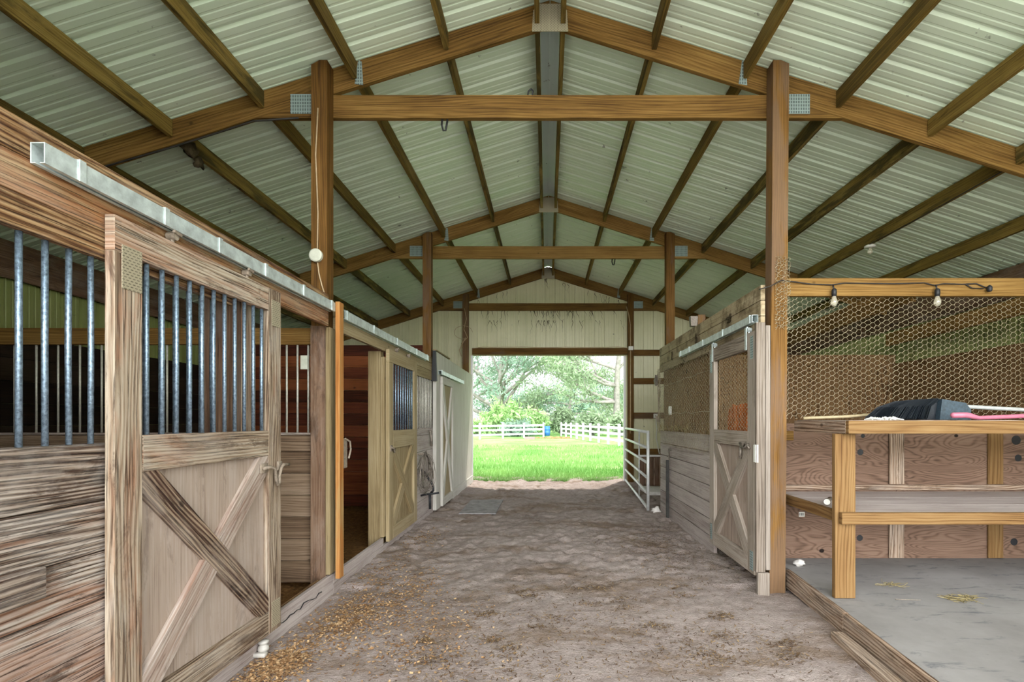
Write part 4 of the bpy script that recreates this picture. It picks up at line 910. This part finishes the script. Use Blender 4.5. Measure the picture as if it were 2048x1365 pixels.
mb=MB(); n=10
for j in range(9):
    for i in range(8): x=-1.42+i*.085; y=8.05+j*.17; mb.v.append((x,y,.024+.004*mn.noise(Vector((x*3,y*3,2)))))
for j in range(8):
    for i in range(7): a=j*8+i; mb.face([a,a+1,a+9,a+8])
o=build(mb,'rubber_mat',M['matr']); so=o.modifiers.new('t','SOLIDIFY'); so.thickness=.02; T(o,'flat grey rubber mat half buried in the sand on the left near the far doorway','mat')

# ------------------------------------------------------------------ outside
r=np.random.default_rng(33); V=[];F=[];tn=[]
N=26000
for q in range(N):
    u=r.random(); y=12.35+ (r.random()**2.6)*17; hw=2.6+(y-12.3)*.16; x=.1+(r.random()*2-1)*hw
    if y<12.75 and mn.noise(Vector((x*2,y*3,0)))<-.05: continue
    hgt=(.05+.10*r.random())*(1.0 if y>13 else .8); w=.004+.0006*(y-12)
    a=r.random()*6.28; lean=r.normal(size=2)*.035; ex=np.array([math.cos(a),math.sin(a),0])*w; p=np.array([x,y,-.005]); m=p+np.array([lean[0]*.4,lean[1]*.4,hgt*.6]); t=p+np.array([lean[0],lean[1],hgt])
    b=len(V); V+=[p-ex,p+ex,m+ex*.7,m-ex*.7,t]; F+=[[b,b+1,b+2,b+3],[b+3,b+2,b+4,b+4]]; k=min(1,max(0,.5+.9*mn.noise(Vector((x*.7,y*.45,9)))+.15*r.normal())); tn+=[k,k]
mb=MB()
for v in V: mb.v.append(tuple(v))
for f,t in zip(F,tn): mb.face(f if f[2]!=f[3] else f[:3],None,t)
T(build(mb,'grass',M['grass']),'bright green grass just outside the far doorway','grass',kind='stuff')
def fence(pts,label):
    e=T(empty('vinyl_fence',(*pts[0],0)),label,'fence','white vinyl fences')
    for i,p in enumerate(pts):
        mb=MB(); mb.bd(p[0]-.07,p[0]+.07,p[1]-.07,p[1]+.07,0,1.22,'z',ch=.008); mb.lathe((p[0],p[1],1.222),[(.105,0),(.105,.03),(.01,.09)],4); build(mb,'post',M['vinyl'],e)
        if i+1<len(pts):
            a,b=Vector((*p,0)),Vector((*pts[i+1],0)); d=b-a; l=d.length-.15
            for z in(.33,.71,1.06):
                mb=MB(); mb.obd((a+b)/2+Vector((0,0,z)),d,Vector((d.y,-d.x,0)),(0,0,1),l,.045,.15,.5,.006); build(mb,'rail',M['vinyl'],e)
fence([(-.31+ -1.67*k,44.7-1.68*k) for k in range(6)],'white three-rail fence crossing behind the lawn on the left, near the bushes')
fence([(4.56-.355*k,26.8+2.35*k) for k in range(10)],'white three-rail fence running away along the right side of the lawn')
mb=MB(); mb.lathe((.02,49,0),[(.27,0),(.28,.3),(.30,.32),(.28,.34),(.28,.62),(.30,.64),(.28,.66),(.27,.92),(.24,.93)],18); M['blue']=flat('blue_plastic',(.05,.2,.6),.4); T(build(mb,'barrel',M['blue'],None,True),'blue barrel standing behind the fence corner','barrel')
mb=MB(); mb.bd(-1.75,-.95,39.2,39.9,0,.2,'x'); M['pinkst']=flat('pinkish_block',(.36,.2,.2),.9); T(build(mb,'salt_block',M['pinkst']),'low pinkish slab lying on the lawn in front of the fence','slab',kind='thing')
mb=MB()
for q in range(70):
    rr=r.random(); mb.blob((.75+r.normal()*.8,42.5+r.normal()*.6,.02),(.10+.1*r.random(),.1+.08*r.random(),.05+.05*r.random()),7,.4,q)
T(build(mb,'leaf_heap',M['chip']),'low heap of brown dead leaves at the fence corner','leaves',kind='stuff')
# shed
e=T(empty('shed',(-1.5,72,0)),'small brown-gabled shed partly hidden behind the bushes','shed',kind='thing')
mb=MB(); mb.bd(-3.2,.0,72,76,0,2.6,'z'); build(mb,'walls',flat('shed_wall',(.5,.42,.4),.8),e)
mb=MB(); mb.prism([(-3.0,2.62),(-.9,2.62),(-2.1,4.4)],lambda u,w,d:(u,d,w),71.9,76,(1,0)); build(mb,'gable',flat('shed_gable',(.26,.17,.15),.8),e)
mb=MB(); mb.prism([(-1.2,2.45),(.4,2.3),(.4,2.5),(-1.2,2.95)],lambda u,w,d:(u,d,w),71.5,76.2,(1,0)); build(mb,'porch_roof',flat('shed_roof',(.72,.66,.6),.7),e)
mb=MB(); mb.bd(.22,.34,71.7,71.82,0,2.3,'z'); build(mb,'porch_post',M['vinyl'],e)

def branch(mb,p,d,L,r0,depth,tips,rs,spread=.6,up=.15):
    pts=[p]; n=5; rad=[r0]
    for i in range(n):
        d=(d+Vector((rs.gauss(0,.13),rs.gauss(0,.13),rs.gauss(up*.3,.08)))).normalized(); p=p+d*(L/n); pts.append(p); rad.append(r0*(1-.45*(i+1)/n))
        if depth<=1: tips.append((p,d))
    mb.tube(pts,rad,7 if depth>1 else 5)
    if depth==0: return
    for k in range(rs.choice((2,3,3))):
        i=rs.randint(2,n); ax=Vector((rs.gauss(0,1),rs.gauss(0,1),rs.gauss(0,.5))).normalized()
        nd=(d+ax*spread*(.7+rs.random()*.7)).normalized(); branch(mb,pts[i],nd,L*(.55+.25*rs.random()),rad[i]*.62,depth-1,tips,rs,spread,up)
def foliage(tips,n,m,sl,sw,cl,seed,droop=0):
    r=np.random.default_rng(seed); V=[];F=[];tn=[]
    for q in range(n):
        p,d=tips[r.integers(len(tips))]; c=np.array(p)+r.normal(size=3)*cl*np.array([1,1,.7]); a=r.normal(size=3); a[2]-=droop; a/=np.linalg.norm(a); b=np.cross(a,r.normal(size=3)); b/=np.linalg.norm(b)
        l=sl*(.5+r.random()); w=sw*(.5+r.random()); i=len(V)
        V+=[c-a*l/2,c+b*w/2,c+a*l/2,c-b*w/2]; F.append([i,i+1,i+2,i+3]); tn.append(min(1,max(0,r.random()*.7+.3*(.5+mn.noise(Vector(c*.5))))))
    mb=MB(); return mb.arr(np.array(V),np.array(F),tn)
def tree(name,loc,hgt,r0,dirs,m,n,sl,sw,cl,seed,label,depth=3,droop=0,spread=.6,trunkd=(0,0,1),up=.15):
    rs=random.Random(seed); e=T(empty(name,loc),label,'tree','trees beyond the fence',kind='thing'); mb=MB(); tips=[]
    p=Vector(loc); d=Vector(trunkd).normalized(); pts=[p-Vector((0,0,.1))]; rad=[r0*1.25]
    for i in range(8): d=(d+Vector((rs.gauss(0,.04),rs.gauss(0,.04),.02))).normalized(); p=p+d*hgt/8; pts.append(p); rad.append(r0*(1-.7*(i+1)/8))
    mb.tube(pts,rad,10)
    for (i,bx,by,bz,L) in dirs: branch(mb,pts[i],Vector((bx,by,bz)).normalized(),L,rad[i]*.6,depth-1,tips,rs,spread,up)
    tips+=[(pts[-1],d),(pts[-2],d)]
    build(mb,'trunk',M['bark'],e,True); build(foliage(tips,n,m,sl,sw,cl,seed,droop),'foliage',M[m],e)
    return tips
tree('tree',(-6.0,64,0),12,.52,[(1,-.9,.1,.5,6),(2,.9,0,.75,7),(2,-1,-.2,.3,7),(3,.9,-.3,.6,8),(3,-.8,.3,.7,7),(4,1,.2,.35,8),(4,-.9,-.3,.5,7),(5,.5,-.5,.9,6),(5,-.5,.4,.9,6),(6,.8,0,.6,6),(7,-.4,0,1,5),(2,.3,-1,.5,6),(4,.2,-1,.4,6),(2,1,.1,.15,8)],'leafa',11000,.55,.13,.62,3,'big spreading grey-green tree with thick forked trunk on the left of the doorway view')
tree('tree',(7.6,54,0),14,.42,[(2,-1,0,.25,5),(3,-1,-.3,.3,6),(4,-1,.2,.45,7),(4,.6,.2,.5,4),(5,-1,-.1,.5,7),(5,.8,0,.5,5),(6,-.8,-.4,.3,6),(3,-.8,-.6,0,5),(7,-.7,.2,.5,5),(2,-.9,-.4,.05,5)],'leafb',9000,.5,.11,.6,5,'tall tree with a bare grey trunk at the right edge of the doorway view',3,.4)
tree('tree',(2.6,60,0),9,.25,[(2,-1,-.3,.1,4),(2,1,-.2,.1,4),(3,-1,.2,.2,4.5),(3,.9,.4,.2,4.5),(4,-.9,-.3,.3,4),(4,1,0,.3,4.5),(5,-.7,.1,.5,4),(5,.8,-.3,.4,4),(6,-.4,0,.8,3),(1,-.8,-.5,.05,3.5),(1,.9,-.4,.05,3.5),(7,.3,0,1,3)],'leafb',9500,.5,.1,.62,8,'drooping olive-green tree filling the middle of the doorway view',3,.8,up=-.1)
tree('tree',(-13.5,70,0),11,.4,[(2,1,-.2,.3,6),(3,-1,0,.4,6),(3,1,.3,.5,6),(4,.9,-.3,.5,6),(5,-.7,.2,.7,5),(5,.8,0,.7,5),(6,.3,-.5,.9,5)],'leafa',5000,.6,.14,.8,12,'grey-green tree at the far left edge of the doorway view')
def bush(loc,rx,rz,n,m,seed,label,sl=.5,sw=.16):
    r=np.random.default_rng(seed); e=T(empty('bush',loc),label,'bush','bushes beyond the fence',kind='thing'); tips=[]; mb=MB(); rs=random.Random(seed)
    for q in range(26):
        a=rs.random()*6.28; el=rs.random()**.6; d=Vector((math.cos(a)*rx*el,math.sin(a)*rx*.7*el,rz*(1.05-.55*el*el)*rs.uniform(.6,1.05))); p=Vector(loc)
        mb.tube([p+d*.03,p+d*.5+Vector((0,0,rz*.06)),p+d],[.04,.03,.01],5)
        for t in(.45,.7,.85,1): tips.append((p+d*t,d))
    build(mb,'stems',M['bark'],e); build(foliage(tips,n,m,sl,sw,.3,seed),'foliage',M[m],e)
bush((-4.9,50,0),1.7,3.6,2000,'leafc',1,'tall bright green bush under the big tree')
bush((-7.0,49,0),1.8,1.9,1500,'leafc',2,'low bright green bush at the left behind the white fence')
bush((-3.2,48.5,0),1.5,3.2,1800,'leafc',3,'bright green bush right of the tallest one, behind the fence')
bush((-1.3,50,0),1.5,2.6,1700,'leafc',4,'leafy green bush in front of the shed')
bush((-3.0,46.9,0),1.6,1.5,1200,'leafa',5,'low grey-green bush heap just behind the white fence')
bush((1.6,52,0),1.8,2.6,1600,'leafb',6,'olive bush behind the fence right of the blue barrel')
bush((4.6,50,0),1.9,2.5,1600,'leafb',7,'olive bush behind the middle of the right fence')
bush((7.0,47,0),1.5,2.2,1300,'leafb',8,'olive bush at the foot of the bare trunk on the right')
for i,(x,y) in enumerate(((-24,110),(-10,115),(3,118),(15,112),(28,105))):
    tree('tree',(x,y,0),9,.35,[(1,-1,0,.3,6),(1,1,0,.3,6),(2,-1,.3,.4,6),(2,1,-.3,.4,6),(3,-.8,0,.7,5),(3,.8,0,.7,5),(4,0,1,.6,5),(4,0,-1,.6,5)],'leafa',2600,1.0,.3,1.3,40+i,['distant pale tree far beyond the pasture, leftmost','distant pale tree far behind the big spreading tree','distant pale tree far behind the shed','distant pale tree far behind the right fence','distant pale tree far beyond the pasture, rightmost'][i],2)

# ------------------------------------------------------------------ light
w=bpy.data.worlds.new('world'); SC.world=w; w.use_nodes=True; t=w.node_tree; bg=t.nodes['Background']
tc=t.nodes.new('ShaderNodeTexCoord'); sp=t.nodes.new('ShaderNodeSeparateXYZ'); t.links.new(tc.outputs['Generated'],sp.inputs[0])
def wm(op,a,b=None,cl=False):
    x=t.nodes.new('ShaderNodeMath'); x.operation=op; x.use_clamp=cl
    for i,v in enumerate((a,b)):
        if v is None: continue
        if isinstance(v,(int,float)): x.inputs[i].default_value=v
        else: t.links.new(v,x.inputs[i])
    return x.outputs[0]
back=wm('POWER',wm('MAXIMUM',wm('MULTIPLY',sp.outputs[1],-1),0),BACKP)  # unseen sky behind the camera, boosted to brighten the interior
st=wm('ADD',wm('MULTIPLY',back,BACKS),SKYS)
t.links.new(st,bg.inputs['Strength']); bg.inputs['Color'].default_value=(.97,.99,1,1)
sd=bpy.data.lights.new('sun','SUN'); so=link('sun',sd); sd.energy=SUNE; sd.angle=math.radians(3); sd.color=(1,.95,.86)
so.rotation_euler=Vector((-.25,-.38,-1)).to_track_quat('-Z','Y').to_euler()
SC.view_settings.view_transform='Standard'; SC.view_settings.look='None'; SC.view_settings.gamma=1; SC.view_settings.exposure=EXPO
SC.view_settings.use_curve_mapping=False
SC.cycles.use_denoising=True; SC.cycles.max_bounces=8; SC.cycles.diffuse_bounces=4; SC.cycles.adaptive_threshold=.08; SC.cycles.adaptive_min_samples=12; SC.cycles.sample_clamp_indirect=8
SC.cycles.use_adaptive_sampling=True
